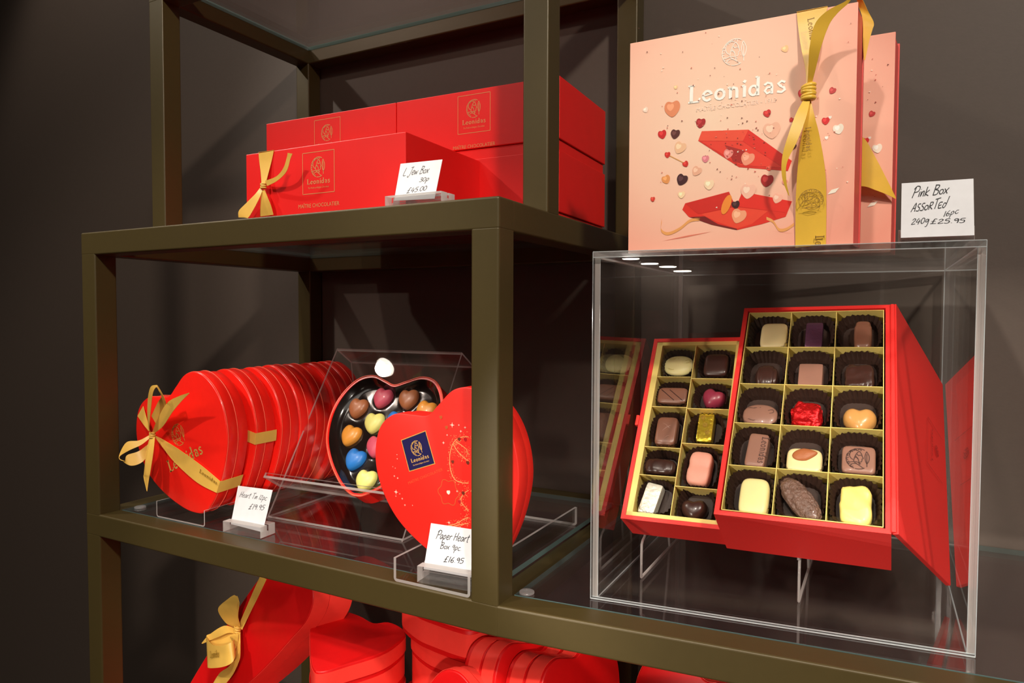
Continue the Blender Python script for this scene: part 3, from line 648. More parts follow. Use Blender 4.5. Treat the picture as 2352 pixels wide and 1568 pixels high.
# the second box's own ribbon
ribbon('ribbon_bow', [[(1952, 300, 1954, 430, .012), (1985, 318, 1985, 428, .012), (2010, 360, 2012, 437, .010), (2040, 418, 2040, 448, .007), (2057, 453, 2057, 457, .004)], [(1925, 85, 1960, 82, .001), (1925, 560, 1960, 558, .001)]], M_goldy, tp2, plP2)

# ================================================================== ACRYLIC CASE
mb0 = None
def slab(label_, p, ms): 
    mb = MB(); mb.hexa(p, ms=ms); return mb
Cf = Vector((.0688, .0562)); Cr = Vector((.3772, .0936)); Cbr = Vector((.3752, .4105)); Cbl = Vector((.0668, .3755)); TH = .0052
case = thing('display_case', 'clear acrylic cube display case over the open chocolate boxes, on the right glass shelf', 'display case', (.22, .22, 0))
def ins(a, b, t):     # move a toward b by t
    d = (b-a).normalized(); return a+d*t
iF, iR = ins(Cf, Cr, TH), ins(Cr, Cf, TH)
jF, jR = ins(Cf, Cbl, TH), ins(Cr, Cbr, TH)
iBL, iBR = ins(Cbl, Cbr, TH), ins(Cbr, Cbl, TH); jBL, jBR = ins(Cbl, Cf, TH), ins(Cbr, Cr, TH)
zt = CZ-TH
z0 = .0003
def wall4(name, q, ms):
    mb = MB(); mb.hexa([(p.x, p.y, z0) for p in q]+[(p.x, p.y, zt-.0001) for p in q], ms=ms); mb.build(name, [M_acr, M_acre, M_acre2], case)
# hexa faces: bottom, top, q0q1, q3q2, q0q3, q1q2
wall4('front_panel', [Cf, Cr, jR, jF], [1, 1, 0, 0, 1, 1])
wall4('back_panel', [jBL, jBR, Cbr, Cbl], [2, 2, 0, 0, 2, 2])
sf = .0001
wall4('side_panel', [ins(jF, jBL, sf), ins(ins(jF, jR, TH), ins(jBL, jBR, TH), sf), ins(ins(jBL, jBR, TH), ins(jF, jR, TH), sf), ins(jBL, jF, sf)], [1, 2, 2, 2, 0, 0])
wall4('side_panel', [ins(ins(jR, jF, TH), ins(jBR, jBL, TH), sf), ins(jR, jBR, sf), ins(jBR, jR, sf), ins(ins(jBR, jBL, TH), ins(jR, jF, TH), sf)], [1, 2, 2, 2, 0, 0])
mb = MB(); q = [Cf, Cr, Cbr, Cbl]; mb.hexa([(p.x, p.y, zt) for p in q]+[(p.x, p.y, CZ) for p in q], ms=[0, 0, 1, 2, 2, 2]); mb.build('top_panel', [M_acr, M_acre, M_acre2], case)
M_line = clear('edge_glint_line', (.9, .95, .95), .05, .25, (.92, .97, 1), .4)  # pale tubes stand in for light glinting along the acrylic edges
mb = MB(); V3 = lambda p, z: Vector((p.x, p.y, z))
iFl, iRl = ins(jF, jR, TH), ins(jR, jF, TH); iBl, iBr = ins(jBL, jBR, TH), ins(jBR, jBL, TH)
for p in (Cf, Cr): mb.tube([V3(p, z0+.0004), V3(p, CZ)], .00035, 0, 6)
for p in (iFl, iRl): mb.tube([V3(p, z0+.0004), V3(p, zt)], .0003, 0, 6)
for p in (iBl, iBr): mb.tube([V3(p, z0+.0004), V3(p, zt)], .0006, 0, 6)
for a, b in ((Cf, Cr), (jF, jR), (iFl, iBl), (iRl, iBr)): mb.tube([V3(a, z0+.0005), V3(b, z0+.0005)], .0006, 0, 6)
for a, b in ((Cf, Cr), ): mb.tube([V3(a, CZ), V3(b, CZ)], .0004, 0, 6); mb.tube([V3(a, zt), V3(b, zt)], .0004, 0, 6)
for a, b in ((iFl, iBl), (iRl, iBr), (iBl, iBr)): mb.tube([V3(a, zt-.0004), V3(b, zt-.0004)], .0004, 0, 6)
mb.build('edge_glints', M_line, case)

# ================================================================== CHOCOLATE BOXES INSIDE THE CASE
def basis(h, l, ro):
    U = Vector((math.cos(h), math.sin(h), 0)); V = Vector((-math.sin(h)*math.sin(l), math.cos(h)*math.sin(l), math.cos(l)))
    return U*math.cos(ro)+V*math.sin(ro), -U*math.sin(ro)+V*math.cos(ro)
def cubegrid(n):
    vs = []; fs = []
    for ax in range(3):
        for sg in (-1, 1):
            b = len(vs)
            for i in range(n+1):
                for j in range(n+1):
                    p = [0, 0, 0]; p[ax] = sg; p[(ax+1) % 3] = 2*i/n-1; p[(ax+2) % 3] = 2*j/n-1; vs.append(tuple(p))
            for i in range(n):
                for j in range(n):
                    a = b+i*(n+1)+j; q = (a, a+n+1, a+n+2, a+1); fs.append(q if sg > 0 else q[::-1])
    return vs, fs
CG = cubegrid(10)
def blob(pl, wd, hh, dp, p=4, disp=None, rot=0, base=0, taper=0):
    """rounded block centred on plane origin, standing dp high towards N"""
    mb = MB(); vs = []
    a, b = math.cos(rot), math.sin(rot)
    for x, y, z in CG[0]:
        r = (abs(x)**p+abs(y)**p+abs(z)**p)**(1/p); x, y, z = x/r, y/r, z/r
        k = 1-taper*(z+1)/2
        X, Y, Z = x*wd/2*k, y*hh/2*k, base+dp*(z+1)/2
        if disp: d = disp(x, y, z); X += x*d*.4; Y += y*d*.4; Z += d if z > -.5 else 0
        vs.append(pl.at(X*a-Y*b, X*b+Y*a, Z))
    mb.add(vs, CG[1]); return mb
def dome(pl, out, dp, base=0, rings=7, p=2.2):
    mb = MB(); k = len(out); cu = sum(q[0] for q in out)/k; cv = sum(q[1] for q in out)/k
    prof = [(1-.0, 0)]+[(math.cos(t), math.sin(t)**.8) for t in [math.pi/2*i/rings for i in range(1, rings)]]
    mb.v += [pl.at(u, v, base) for u, v in out]
    prof = prof[1:]; lev = [(1, .25)]+[((c)**.75, .25+.75*s) for c, s in prof]
    for s_, h_ in lev: mb.v += [pl.at(cu+(u-cu)*s_, cv+(v-cv)*s_, base+dp*h_) for u, v in out]
    n = len(lev)+1
    for r in range(n-1):
        for i in range(k):
            j = (i+1) % k; mb.f.append((r*k+i, r*k+j, (r+1)*k+j, (r+1)*k+i)); mb.m.append(0)
    mb.v.append(pl.at(cu, cv, base+dp)); c = len(mb.v)-1
    for i in range(k): mb.f.append(((n-1)*k+i, (n-1)*k+(i+1) % k, c)); mb.m.append(0)
    mb.f.append(tuple(reversed(range(k)))); mb.m.append(0)
    return mb
C_ = dict(
 milk=mat('milk_chocolate', (128, 84, 66), .33, coat=.3, sub=.05), milk2=mat('milk_chocolate_pale', (150, 108, 92), .34, coat=.3, sub=.05), dark=mat('dark_chocolate', (60, 36, 30), .28, coat=.35),
 white=mat('white_chocolate', (240, 226, 160), .38, coat=.15, sub=.15), cream=mat('cream_chocolate', (232, 212, 158), .4, coat=.15, sub=.15), yellow=mat('lemon_cream', (240, 222, 128), .4, coat=.15, sub=.15),
 caramel=mat('caramel_chocolate', (206, 150, 84), .3, coat=.4, sub=.1), pink=mat('strawberry_cream', (226, 160, 140), .5, sub=.15), ruby=mat('ruby_chocolate', (140, 44, 66), .35, coat=.3),
 redfoil=mat('red_foil', (222, 30, 34), .22, .7, bump=(260, .9, .002)), purple=mat('purple_foil', (104, 66, 92), .3, .6, bump=(200, .7, .001)), goldfoil=mat('gold_foil', (226, 196, 60), .22, .8, bump=(200, .5, .001)),
 whitefoil=mat('white_gold_foil', (244, 232, 214), .3, .3, bump=(250, .8, .001), var=(90, .3)), log=mat('hazelnut_log', (112, 84, 72), .3, coat=.5, bump=(260, 1, .003), var=(160, .5)), almond=mat('almond_skin', (168, 98, 56), .5, bump=(500, .6, .0006)),
 groove=mat('moulded_groove', (84, 56, 48), .5), grooveY=mat('moulded_groove_pale', (206, 184, 100), .5))
def cupmesh(pl, wd, hh, mw_parent):
    mb = MB(); n = 56; b = []
    for r_, z in ((.74, 0), (.80, .4), (.96, 1)):
        for i in range(n):
            t = 2*math.pi*i/n; z_ = (1+.035*(1 if i % 2 else -1)*(z*.9+.3))
            p = 3.2; x, y = math.cos(t), math.sin(t); q = (abs(x)**p+abs(y)**p)**(1/p)
            b.append(pl.at(x/q*wd/2*r_*z_, y/q*hh/2*r_*z_, .0004+z*.0135*(1+.03*(i % 3))))
    mb.v = b; mb.f = [tuple(reversed(range(n)))]; mb.m = [0]
    for r_ in range(2):
        for i in range(n): j = (i+1) % n; mb.f.append((r_*n+i, r_*n+j, (r_+1)*n+j, (r_+1)*n+i)); mb.m.append(0)
    return mb
cup0 = None
def cup(pl, label):
    """pleated paper cup standing on plane pl; all copies share one mesh"""
    global cup0
    wd, hh = pl.cw, pl.ch
    if cup0 is None:
        o = cupmesh(IDP, .0345, .0345, None).build('paper_cup', M_cup); cup0 = o
    else:
        o = cup0.copy(); col.objects.link(o)
    o.matrix_world = pl.mat() @ Matrix.Diagonal((wd/.0345, hh/.0345, 1, 1))
    o['label'] = label; o['category'] = 'paper cup'; o['group'] = 'brown pleated paper cups in the chocolate boxes'
def chocbox(label, s, opx, pose, wall=.0042, td=.021, inner_px=None, rim=.002):
    h, l, ro, WB, HB, TB = pose
    U, V = basis(h, l, ro); o = CP+ray(*opx)*s; pl = Plane(o, U, V)
    t = thing('chocolate_box', label, 'chocolate box', mw=pl.mat(), group='open chocolate boxes in the display case')
    # red body: floor and four walls
    mb = MB()
    mb.box(pl, 0, WB, 0, HB, -TB, -td-.002)
    mb.box(pl, 0, wall, 0, HB, -td-.002, 0); mb.box(pl, WB-wall, WB, 0, HB, -td-.002, 0)
    mb.box(pl, wall, WB-wall, 0, wall, -td-.002, 0); mb.box(pl, wall, WB-wall, HB-wall, HB, -td-.002, 0)
    mb.build('body', M_redcloth, t)
    return t, pl, WB, HB
def tray(t, pl, u0, u1, v0, v1, td, n0, divs, ledge=(0, 0, 0, 0)):
    """gold card liner; divs: list of (axis, pos, from, to)"""
    th = .0007; mb = MB(); f = -td
    L, Rr, B, T = ledge
    for (a, b, c_, d) in ((u0, u0+max(L, th), v0, v1), (u1-max(Rr, th), u1, v0, v1), (u0, u1, v0, v0+max(B, th)), (u0, u1, v1-max(T, th), v1)): mb.box(pl, a, b, c_, d, f, n0)
    mb.build('tray_wall', M_tray, t)
    mb = MB(); mb.box(pl, u0, u1, v0, v1, f-.001, f); mb.build('tray_floor', M_cell, t)
    for ax, pos, a, b in divs:
        mb = MB()
        if ax == 'v': mb.box(pl, a, b, pos-th/2, pos+th/2, f, n0-.001)
        else: mb.box(pl, pos-th/2, pos+th/2, a, b, f, n0-.001)
        mb.build('divider', M_tray, t)

# ---- right hand box
sR_ = .62
tR, bR, WB, HB = chocbox('open red box of fifteen chocolates with its lid hanging open, in the display case', sR_, (1640-.72, 1188-8.1), (-.0249, .7066, .0298, .139, .2431, .0721))
wl = .0055; tdR = .021
u0, u1, v0, v1 = wl, WB-wl, wl, HB-wl
cols = [u0+(u1-u0)*k/3 for k in range(4)]; rows = [v0+(v1-v0)*k/5 for k in range(6)]
tray(tR, bR, u0, u1, v0, v1, tdR, -.0012, [('v', rows[k], u0, u1) for k in range(1, 5)]+[('u', cols[k], v0, v1) for k in (1, 2)])
tdL = .021; sL_ = .69
tL, bL, WL, HL = chocbox('open red chocolate box of ten chocolates behind the larger box, left in the display case', sL_, (1422+3.3, 1193-3.2), (-.0438, .616, .0458, .0932+.006, .214, .042))
wl2 = .0036
lu0, lu1, lv0, lv1 = wl2, WL-wl2, wl2, HL-wl2
def Lv(x, y): return bL.puv(x, y)[1]
um = (bL.puv(1600, 790)[0]+bL.puv(1536, 1185)[0])/2
ru = bL.puv(1690, 860)[0]
yl = [Lv(1560, 863), Lv(1540, 932), Lv(1518, 1025), Lv(1505, 1090)]; yr = [Lv(1640, 867), Lv(1640, 937), Lv(1622, 1018), Lv(1600, 1118)]
tray(tL, bL, lu0, lu1, lv0, lv1, tdL, -.0012, [('v', y, lu0+.007, um) for y in yl]+[('v', y, um, lu1-.004) for y in yr]+[('u', um, lv0, lv1)], ledge=(.007, .004, .005, .005))
mb = MB(); c0 = bL.puv(1462, 965); mb.box(bL, -.0035, .0, c0[1]-.006, c0[1]+.006, -.003, .0015); mb.build('ribbon_tab', M_redrib, tL, bevel=.0008)

def place(pl, x, y, wpx, hpx, n):
    c_ = pl.px(x, y, n); w_ = (pl.px(x+wpx/2, y, n)-pl.px(x-wpx/2, y, n)).length; h_ = (pl.px(x, y-hpx/2, n)-pl.px(x, y+hpx/2, n)).length
    return c_, w_, h_
GR = 'assorted chocolates in the display case'
def chocolate(bx, kind, x, y, wpx, hpx, mt, label, dp=.0125, td=.021, p=4, rot=0, cu=None, disp=None, cw=(.040, .040), deco=None):
    top = -td+.001+dp+.003
    c_, w_, h_ = place(bx, x, y, wpx, hpx, -td+.004+dp*.6)
    u, v = bx.uv(c_)
    if cu: u_, v_ = cu
    else: u_, v_ = u, v
    cp = Plane(bx.at(u_, v_, -td), bx.U, bx.V); cp.cw, cp.ch = cw; cup(cp, 'dark pleated paper cup holding the '+label[0])
    lp = Plane(bx.at(u, v, -td+.0026), bx.U*math.cos(rot)+bx.V*math.sin(rot), -bx.U*math.sin(rot)+bx.V*math.cos(rot))
    t = None
    if kind == 'heart': mb = dome(lp, heart(1, 0, 0, 0, 4, w_, h_), dp)
    elif kind == 'pear': mb = dome(lp, heart(1, 0, 0, 0, 4, w_, h_), dp)
    else: mb = blob(lp, w_, h_, dp, p, disp)
    if deco:
        t = thing('chocolate', label[1], 'chocolate', mw=lp.mat(), group=GR)
        mb.build('chocolate_body', mt, t, smooth=True, merge=True, auto=50 if p > 7 else None); deco(t, lp, w_, h_, dp)
    else:
        mb2 = mb.build('chocolate', mt, None, smooth=True, merge=True, auto=50 if p > 7 else None)
        # give it a frame of its own
        M = lp.mat(); mb2.data.transform(M.inverted()); mb2.matrix_world = M
        setp(mb2, label[1], 'chocolate', GR)
def ccell(i, j): return ((cols[i]+cols[i+1])/2, (rows[4-j]+rows[5-j])/2)
ribs = lambda k, a=.0006: (lambda x, y, z: a*math.sin(y*k) if z > -.3 else 0)
ribsx = lambda k, a=.0006: (lambda x, y, z: a*math.sin(x*k) if z > -.3 else 0)
wavy = lambda a, s_, o_=0: (lambda x, y, z: a*noise.noise(Vector((x*s_+o_, y*s_*.7, z*s_))))
def d_oval(t, lp, w_, h_, dp, m='groove'):
    mb = MB(); n = dp+.0001
    for q in ([(-.3, -.22), (-.1, -.26), (-.08, .25), (-.2, .25)], [(-.08, .22), (.06, .18), (.2, .05), (.38, .1), (.34, .22), (.16, .12), (0, -.05), (-.02, -.22)], [(-.34, .28), (-.08, .25), (.02, .3)]):
        line(mb, lp, [(p_.x*w_, p_.y*h_) for p_ in catm([(a, b, 0) for a, b in q], 4)], .0005, 0, n-.0007)
    mb.build('monogram', C_[m], t)
def d_name(t, lp, w_, h_, dp):
    mb = MB(); strokes(mb, lp, SER, 'Leonidas', w_*.16, h_*.40, 0, -1, w_*.42, 0, dp+.0001, upd=(1, 0), fit=h_*.8); 
    mb.build('moulded_name', C_['groove'], t)
def d_head(t, lp, w_, h_, dp): mb = MB(); emblem(mb, lp, 0, 0, w_*.38, 0, 0, dp+.0001, .09); mb.build('moulded_head', C_['groove'], t)
def d_almond(t, lp, w_, h_, dp):
    q = Plane(lp.at(w_*.02, h_*.2, dp-.0016), lp.U*.97+lp.V*.24, lp.V*.97-lp.U*.24)
    mb = MB(); vs = []
    for x, y, z in CG[0]:
        r = math.sqrt(x*x+y*y+z*z); x, y, z = x/r, y/r, z/r; k = 1-.45*max(0, x); vs.append(q.at(x*w_*.36, y*h_*.24*k, z*.003+.002))
    mb.add(vs, CG[1]); mb.build('almond', C_['almond'], t, smooth=True, merge=True)
def d_stripes(t, lp, w_, h_, dp):
    mb = MB()
    for k in (-.1, .18): line(mb, lp, [((-.28+k)*w_, .32*h_), ((.2+k)*w_, -.34*h_)], .0008, 0, dp+.0001)
    mb.build('stripe_grooves', C_['dark'], t)
def d_foilprint(t, lp, w_, h_, dp):
    mb = MB()
    for k in range(3): emblem(mb, lp, (k-1)*.2*w_, (.32-.25*k)*h_, w_*.16, .3, 0, dp+.0001, .1)
    mb.build('foil_print', M_ribink, t)
def d_foldlines(m):
    def f(t, lp, w_, h_, dp):
        mb = MB(); 
        for a, b, c_, d in ((-.3, .3, .3, .0), (-.3, -.1, .35, .25), (-.1, -.35, .3, -.15)): mb.tube([lp.at(a*w_, b*h_, dp*.93), lp.at((a+c_)/2*w_, (b+d)/2*h_+.001, dp), lp.at(c_*w_, d*h_, dp*.93)], [.0004, .0008, .0004], 0, 6)
        mb.build('piped_ridges', m, t, smooth=True)
    return f
cw3 = ((cols[1]-cols[0])*.97, (rows[1]-rows[0])*.97)
def RC(i, j, kind, x, y, w_, h_, m, lab, **k): chocolate(bR, kind, x, y, w_, h_, C_[m], lab, cu=ccell(i, j), cw=cw3, **k)
RC(0, 0, 'b', 1778, 772, 62, 56, 'cream', ('cream block in the top left cell', 'cream-coloured rounded chocolate in the top left cell of the right box'), p=5)
RC(1, 0, 'b', 1870, 772, 40, 58, 'purple', ('purple foil chocolate', 'slim chocolate in purple foil, top row middle of the right box'), p=14, dp=.010)
RC(2, 0, 'b', 1982, 771, 42, 66, 'milk', ('ribbed upright chocolate', 'ribbed brown cylinder chocolate in the top right cell of the right box'), p=3.5, disp=ribs(16))
RC(0, 1, 'b', 1760, 863, 52, 50, 'dark', ('ridged dark dome', 'ridged dark round chocolate, second row left of the right box'), p=2.6, disp=ribsx(16, .0005))
RC(1, 1, 'b', 1862, 865, 56, 52, 'milk2', ('flat square milk chocolate', 'plain square milk chocolate with thin edge line, second row middle'), p=16)
RC(2, 1, 'b', 1974, 866, 68, 54, 'dark', ('wide wavy dark chocolate', 'wide dark chocolate with wavy top, second row right of the right box'), p=4.5, disp=wavy(.002, 3))
RC(0, 2, 'b', 1745, 953, 82, 52, 'milk2', ('oval milk chocolate', 'oval milk chocolate with embossed letter L, third row of the right box'), p=2.3, dp=.010, deco=d_oval)
RC(1, 2, 'b', 1853, 955, 72, 62, 'redfoil', ('red foil sweet', 'round chocolate wrapped in crumpled red foil'), p=2.8, disp=wavy(.004, 3), dp=.014)
RC(2, 2, 'heart', 1974, 964, 78, 56, 'caramel', ('caramel heart', 'glossy caramel-coloured heart chocolate, third row right'), dp=.016, rot=R(0))
RC(0, 3, 'b', 1739, 1036, 46, 76, 'milk2', ('upright bar with a raised name', 'upright milk chocolate bar with the name embossed down it'), p=9, deco=d_name, rot=R(-4))
RC(1, 3, 'b', 1847, 1060, 82, 58, 'cream', ('white chocolate with the almond', 'white chocolate topped with a whole almond'), p=4.5, deco=d_almond)
RC(2, 3, 'b', 1972, 1058, 78, 62, 'milk2', ('square chocolate with a moulded head', 'square milk chocolate with a moulded helmeted head'), p=7, deco=d_head)
RC(0, 4, 'b', 1732, 1143, 68, 88, 'white', ('tall white chocolate', 'tall smooth ivory chocolate in the bottom left cell of the right box'), p=4.2, dp=.016)
RC(1, 4, 'b', 1838, 1147, 60, 116, 'log', ('knobbly log', 'knobbly brown nut log lying diagonally, bottom row middle'), p=2.2, rot=R(38), disp=lambda x, y, z: .0026*noise.noise(Vector((x*6, y*9, z*5)))+.0008, dp=.015)
RC(2, 4, 'b', 1965, 1162, 74, 92, 'yellow', ('pale yellow wavy chocolate', 'pale yellow chocolate with wavy ridges in the bottom right cell'), p=4.2, dp=.016, disp=lambda x, y, z: 0.0009*math.sin(x*4+y*6+2.2*noise.noise(Vector((x*2, y*2, 1)))))
LUc = ((lu0+.007+um)/2, (um+lu1-.004)/2)
def LC(i, v_, kind, x, y, w_, h_, m, lab, **k):
    chocolate(bL, kind, x, y, w_, h_, C_[m], lab, td=tdL, cu=(LUc[i], v_), cw=(k.pop('cwx', .036), k.pop('cwy', .036)), **k)
me_ = lambda a, b: (a+b)/2
LC(0, me_(HL-.008, yl[0]), 'b', 1558, 838, 68, 44, 'white', ('ivory oval', 'ivory oval chocolate with embossed letter L, top left of the left box'), p=2.3, dp=.010, deco=lambda t, a, b, c_, d: d_oval(t, a, b, c_, d, 'grooveY'))
LC(1, me_(HL-.008, yr[0]), 'b', 1645, 839, 56, 50, 'dark', ('shaded dark square', 'plain dark square chocolate at the top right of the left box'), p=5)
LC(0, me_(yl[0], yl[1]), 'b', 1545, 910, 68, 36, 'milk', ('striped milk chocolate', 'oblong milk chocolate with two diagonal grooves'), p=6, deco=d_stripes, cwy=.030)
LC(1, me_(yr[0], yr[1]), 'heart', 1636, 914, 54, 42, 'ruby', ('ruby heart', 'dark ruby red heart chocolate in the left box'), dp=.014, rot=R(-20), cwy=.030)
LC(0, me_(yl[1], yl[2]), 'b', 1531, 991, 48, 64, 'milk', ('folded milk chocolate', 'milk chocolate with crisscross piped ridges in the left box'), p=6, deco=d_foldlines(C_['milk2']), cwy=.040)
LC(1, me_(yr[1], yr[2]), 'b', 1621, 983, 36, 66, 'goldfoil', ('gold foil stick', 'slim chocolate in printed gold foil'), p=14, dp=.011, deco=d_foilprint)
LC(0, me_(yl[2], yl[3]), 'b', 1514, 1071, 76, 36, 'dark', ('ribbed dark roll', 'dark ribbed roll chocolate lying sideways'), p=3, disp=ribsx(26, .0005), cwy=.030)
LC(1, me_(yr[2], yr[3]), 'b', 1607, 1076, 54, 76, 'pink', ('pink block', 'tall pink chocolate with a waist'), p=4.2, dp=.016, disp=lambda x, y, z: -.0014*math.exp(-((y-.1)*6)**2), rot=R(-4), cwy=.046)
LC(0, me_(lv0+.005, yl[3]), 'b', 1495, 1147, 38, 72, 'whitefoil', ('white and gold foil stick', 'slim tilted chocolate in white and gold foil, bottom left of the left box'), p=14, dp=.011, rot=R(-10))
LC(1, me_(lv0+.005, yr[3]), 'heart', 1592, 1170, 60, 48, 'dark', ('dark heart', 'glossy dark heart chocolate in the bottom right cell of the left box'), dp=.013, rot=R(4), cwy=.040)

# lid of the right hand box, hanging open to the case wall
hb, ht_ = bR.at(WB+.001, 0, 0), bR.at(WB+.001, HB, 0)
xw = .3692
def onx(x, y): return PX(x, y, (1, 0, 0), (xw, 0, 0))
et, eb = onx(2181, 885), onx(2184, 1345)
hinge_t, hinge_b = ht_, hb
Hv, Ev = hinge_t-hinge_b, eb-hinge_b; et = eb+(Hv-Ev*(Hv.x/Ev.x))*.98   # flat lid, its free edge lying along the case wall
nl = (et-hinge_t).cross(hinge_b-hinge_t).normalized()
if nl.x > 0: nl = -nl
th = .0042
ml = MB(); ml.hexa([hinge_b-nl*th, eb-nl*0, et-nl*0, hinge_t-nl*th, hinge_b, eb+nl*th+Vector((-.0002, 0, 0)), et+nl*th+Vector((-.0002, 0, 0)), hinge_t])
lid = ml.build('lid', M_redcloth, tR, bevel=.0006)
mb = MB(); mb.box(bR, WB, WB+.0035, .001, HB-.001, -.004, .0025); mb.build('spine', M_redcloth, tR, bevel=.0008)
# logo on the lid lining
lo = hinge_b-nl*th; lp = Plane(lo, (eb-lo), hinge_t-hinge_b)
mb = MB(); q = [lp.puv(*p_) for p_ in ((2127, 958), (2160, 1010), (2160, 1110), (2125, 1062))]
off = math.copysign(.0018, -lp.N.dot(nl))
for a, b in ((0, 1), (2, 3), (3, 0)): line(mb, lp, [q[a], q[b]], .0005, 0, off)
a = lp.puv(2138, 1060); b = lp.puv(2138, 985); strokes(mb, lp, SER, 'Leonidas', a[0], a[1], b[0]-a[0], b[1]-a[1], .004, 0, off, upd=(-1, 0), fit=math.hypot(b[0]-a[0], b[1]-a[1]))
a = lp.puv(2148, 1035); emblem(mb, lp, a[0], a[1], .006, R(90), 0, off, .08)
mb.build('lid_print', flat('lining_print', (150, 16, 18)), lid.parent)

# plastic book stands under the boxes
def bookstand(label, footpx, pl, ux):
    f = PZ(*footpx, .0004); t = thing('box_stand', label, 'display stand', f)
    mb = MB(); r_ = .0013
    low = pl.at(ux, 0, -pl.tb-.0004)     # back bottom edge of the box
    frt = pl.at(ux, -.0028, -pl.tb*.72)
    tip = pl.at(ux, -.0028, -pl.tb*.45)
    fx = low.x
    pts = [Vector((fx, f.y, .0022)), Vector((fx, f.y, tip.z+.0)), Vector((fx, f.y+.002, tip.z+.003)), frt, low-pl.N*.002]
    pts = [Vector((fx, f.y, .0022)), Vector((fx, f.y, low.z*.5)), Vector((fx, f.y, low.z-.006)), Vector((fx, low.y, low.z-.0045)), Vector((fx, low.y+.04, low.z+.03))]
    back = pl.at(ux, .10, -pl.tb-.002)
    for dx in (0,):
        mb.tube(pts[:2]+[Vector((fx, f.y+.0005, low.z-.008)), Vector((fx, f.y+.004, low.z-.0045)), pl.at(ux, -.001, -pl.tb-.003), back, pl.at(ux, .12, -pl.tb-.0022)], r_, 0, 8)
        mb.tube([Vector((fx, f.y, .0018)), Vector((fx, .28, .0018))], r_, 0, 8)
        bt = pl.at(ux, .115, -pl.tb-.0022); mb.tube([bt, Vector((fx, bt.y+.03, .0018))], r_, 0, 8)
    mb.build('wire_frame', M_acre2, t, smooth=True)
bR.tb = .0721; bL.tb = .042
bookstand('clear acrylic stand under the right chocolate box in the display case', (1830, 1383), bR, .064)
bookstand('clear acrylic stand under the left chocolate box in the display case', (1440, 1322), bL, .012)

# ================================================================== HEART TINS, middle tier
def hearttin(t, pl, out, th, seam=.5, mt=M_redtin, lidname='lid', rims=True, rr=.0006):
    """lid in front, base behind, pale rolled rims at the face edge and the seam"""
    mb = MB(); mb.prism(pl, out, -th*seam, 0, inset=.0018); mb.build(lidname, mt, t, smooth=True, auto=50)
    cu = sum(p[0] for p in out)/len(out); cv = sum(p[1] for p in out)/len(out)
    ib = [(cu+(u-cu)*.982, cv+(v-cv)*.982) for u, v in out]
    mb = MB(); mb.prism(pl, ib, -th, -th*seam+.0004, inset=.0012); mb.build('base', mt, t, smooth=True, auto=50)
    if rims:
        mb = MB(); mb.tube([pl.at(cu+(u-cu)*.997, cv+(v-cv)*.997, -.0022) for u, v in out], rr, 0, 6, True); mb.tube([pl.at(u, v, -th*seam+.0002) for u, v in out], rr, 0, 6, True)
        mb.build('rim', M_rim, t, smooth=True)
HY = .0375
U1 = PZ(358, 1187, .0); U1b = PZ(470, 1211, 0)
CHW = .0955
def channel(label, x0, y0, y1, wd, hgt, th=.0028, ms=None):
    t = thing('channel_stand', label, 'display stand', (x0, y0, 0))
    pl = Plane((x0, y0, .0002), (1, 0, 0), (0, 0, 1)); r_ = .004
    # U profile, extruded backwards
    def prof(o):  # o: offset inwards
        p = [(o, hgt)]
        for i in range(7): a = math.pi+math.pi/2*i/6; p.append((r_+(r_-o)*math.cos(a), r_+(r_-o)*math.sin(a)))
        for i in range(7): a = -math.pi/2+math.pi/2*i/6; p.append((wd-r_+(r_-o)*math.cos(a), r_+(r_-o)*math.sin(a)))
        p.append((wd-o, hgt)); return p
    A, B = prof(0), prof(th); n = len(A); mb = MB(); L = y1-y0
    for q, fl in ((A, 0), (B, 1)):
        b = len(mb.v); mb.v += [pl.at(u, v, 0) for u, v in q]+[pl.at(u, v, -L) for u, v in q]
        for i in range(n-1): mb.f.append((b+i, b+i+1, b+n+i+1, b+n+i)); mb.m.append(0)
    for b in (0, n):
        for i in range(n-1): mb.f.append((b+i, b+i+1, b+2*n+i+1, b+2*n+i)); mb.m.append(1)
    for i in (0, n-1): mb.f.append((i, n+i, 3*n+i, 2*n+i)); mb.m.append(1)
    mb.build('channel', [M_acr, M_acre2], t)
channel('clear acrylic channel stand under the row of heart tins', U1.x, .031, .375, U1b.x-U1.x, .021, .0018)
plH = Plane((0, HY, 0), (1, 0, 0), (0, 0, 1))
TS = .173; HROT = .422; HC = (-.4865, .0946)
TTH = .034
def tinrow(i, y, dx, dz, drot, rib, label, proto=None):
    pass
t0 = thing('heart_tin', 'front red heart tin with gold ribbon bow, at the left on the middle shelf', 'heart tin', (HC[0], HY, HC[1]), 'red heart tins in a row')
hout = heart(TS, HROT, HC[0], HC[1], 5, 1.04, 1.0)
hearttin(t0, plH, hout, TTH)
plain = thing('heart_tin', 'red heart tin with plain gold band, second in the row from the front', 'heart tin', (HC[0], HY+.045, HC[1]), 'red heart tins in a row')
plH2 = Plane((0, HY+.045, 0), (1, 0, 0), (0, 0, 1)); 
hearttin(plain, plH2, hout, TTH)
nm = ['third heart tin in the row from the front, plain red with coral rims', 'fourth heart tin in the row from the front, plain red', 'fifth heart tin in the row, in the shadow towards the wall', 'sixth heart tin in the row, next to last before the wall', 'rearmost red heart tin of the row, against the back of the shelf']
for i, (yy, dx, dz) in enumerate(((.1225, .003, .0), (.158, .001, .001), (.1935, -.002, 0), (.229, .004, 0), (.2645, .001, 0))):
    dup(plain, Matrix.Translation((HC[0]+dx, yy, HC[1]+dz)), nm[i])
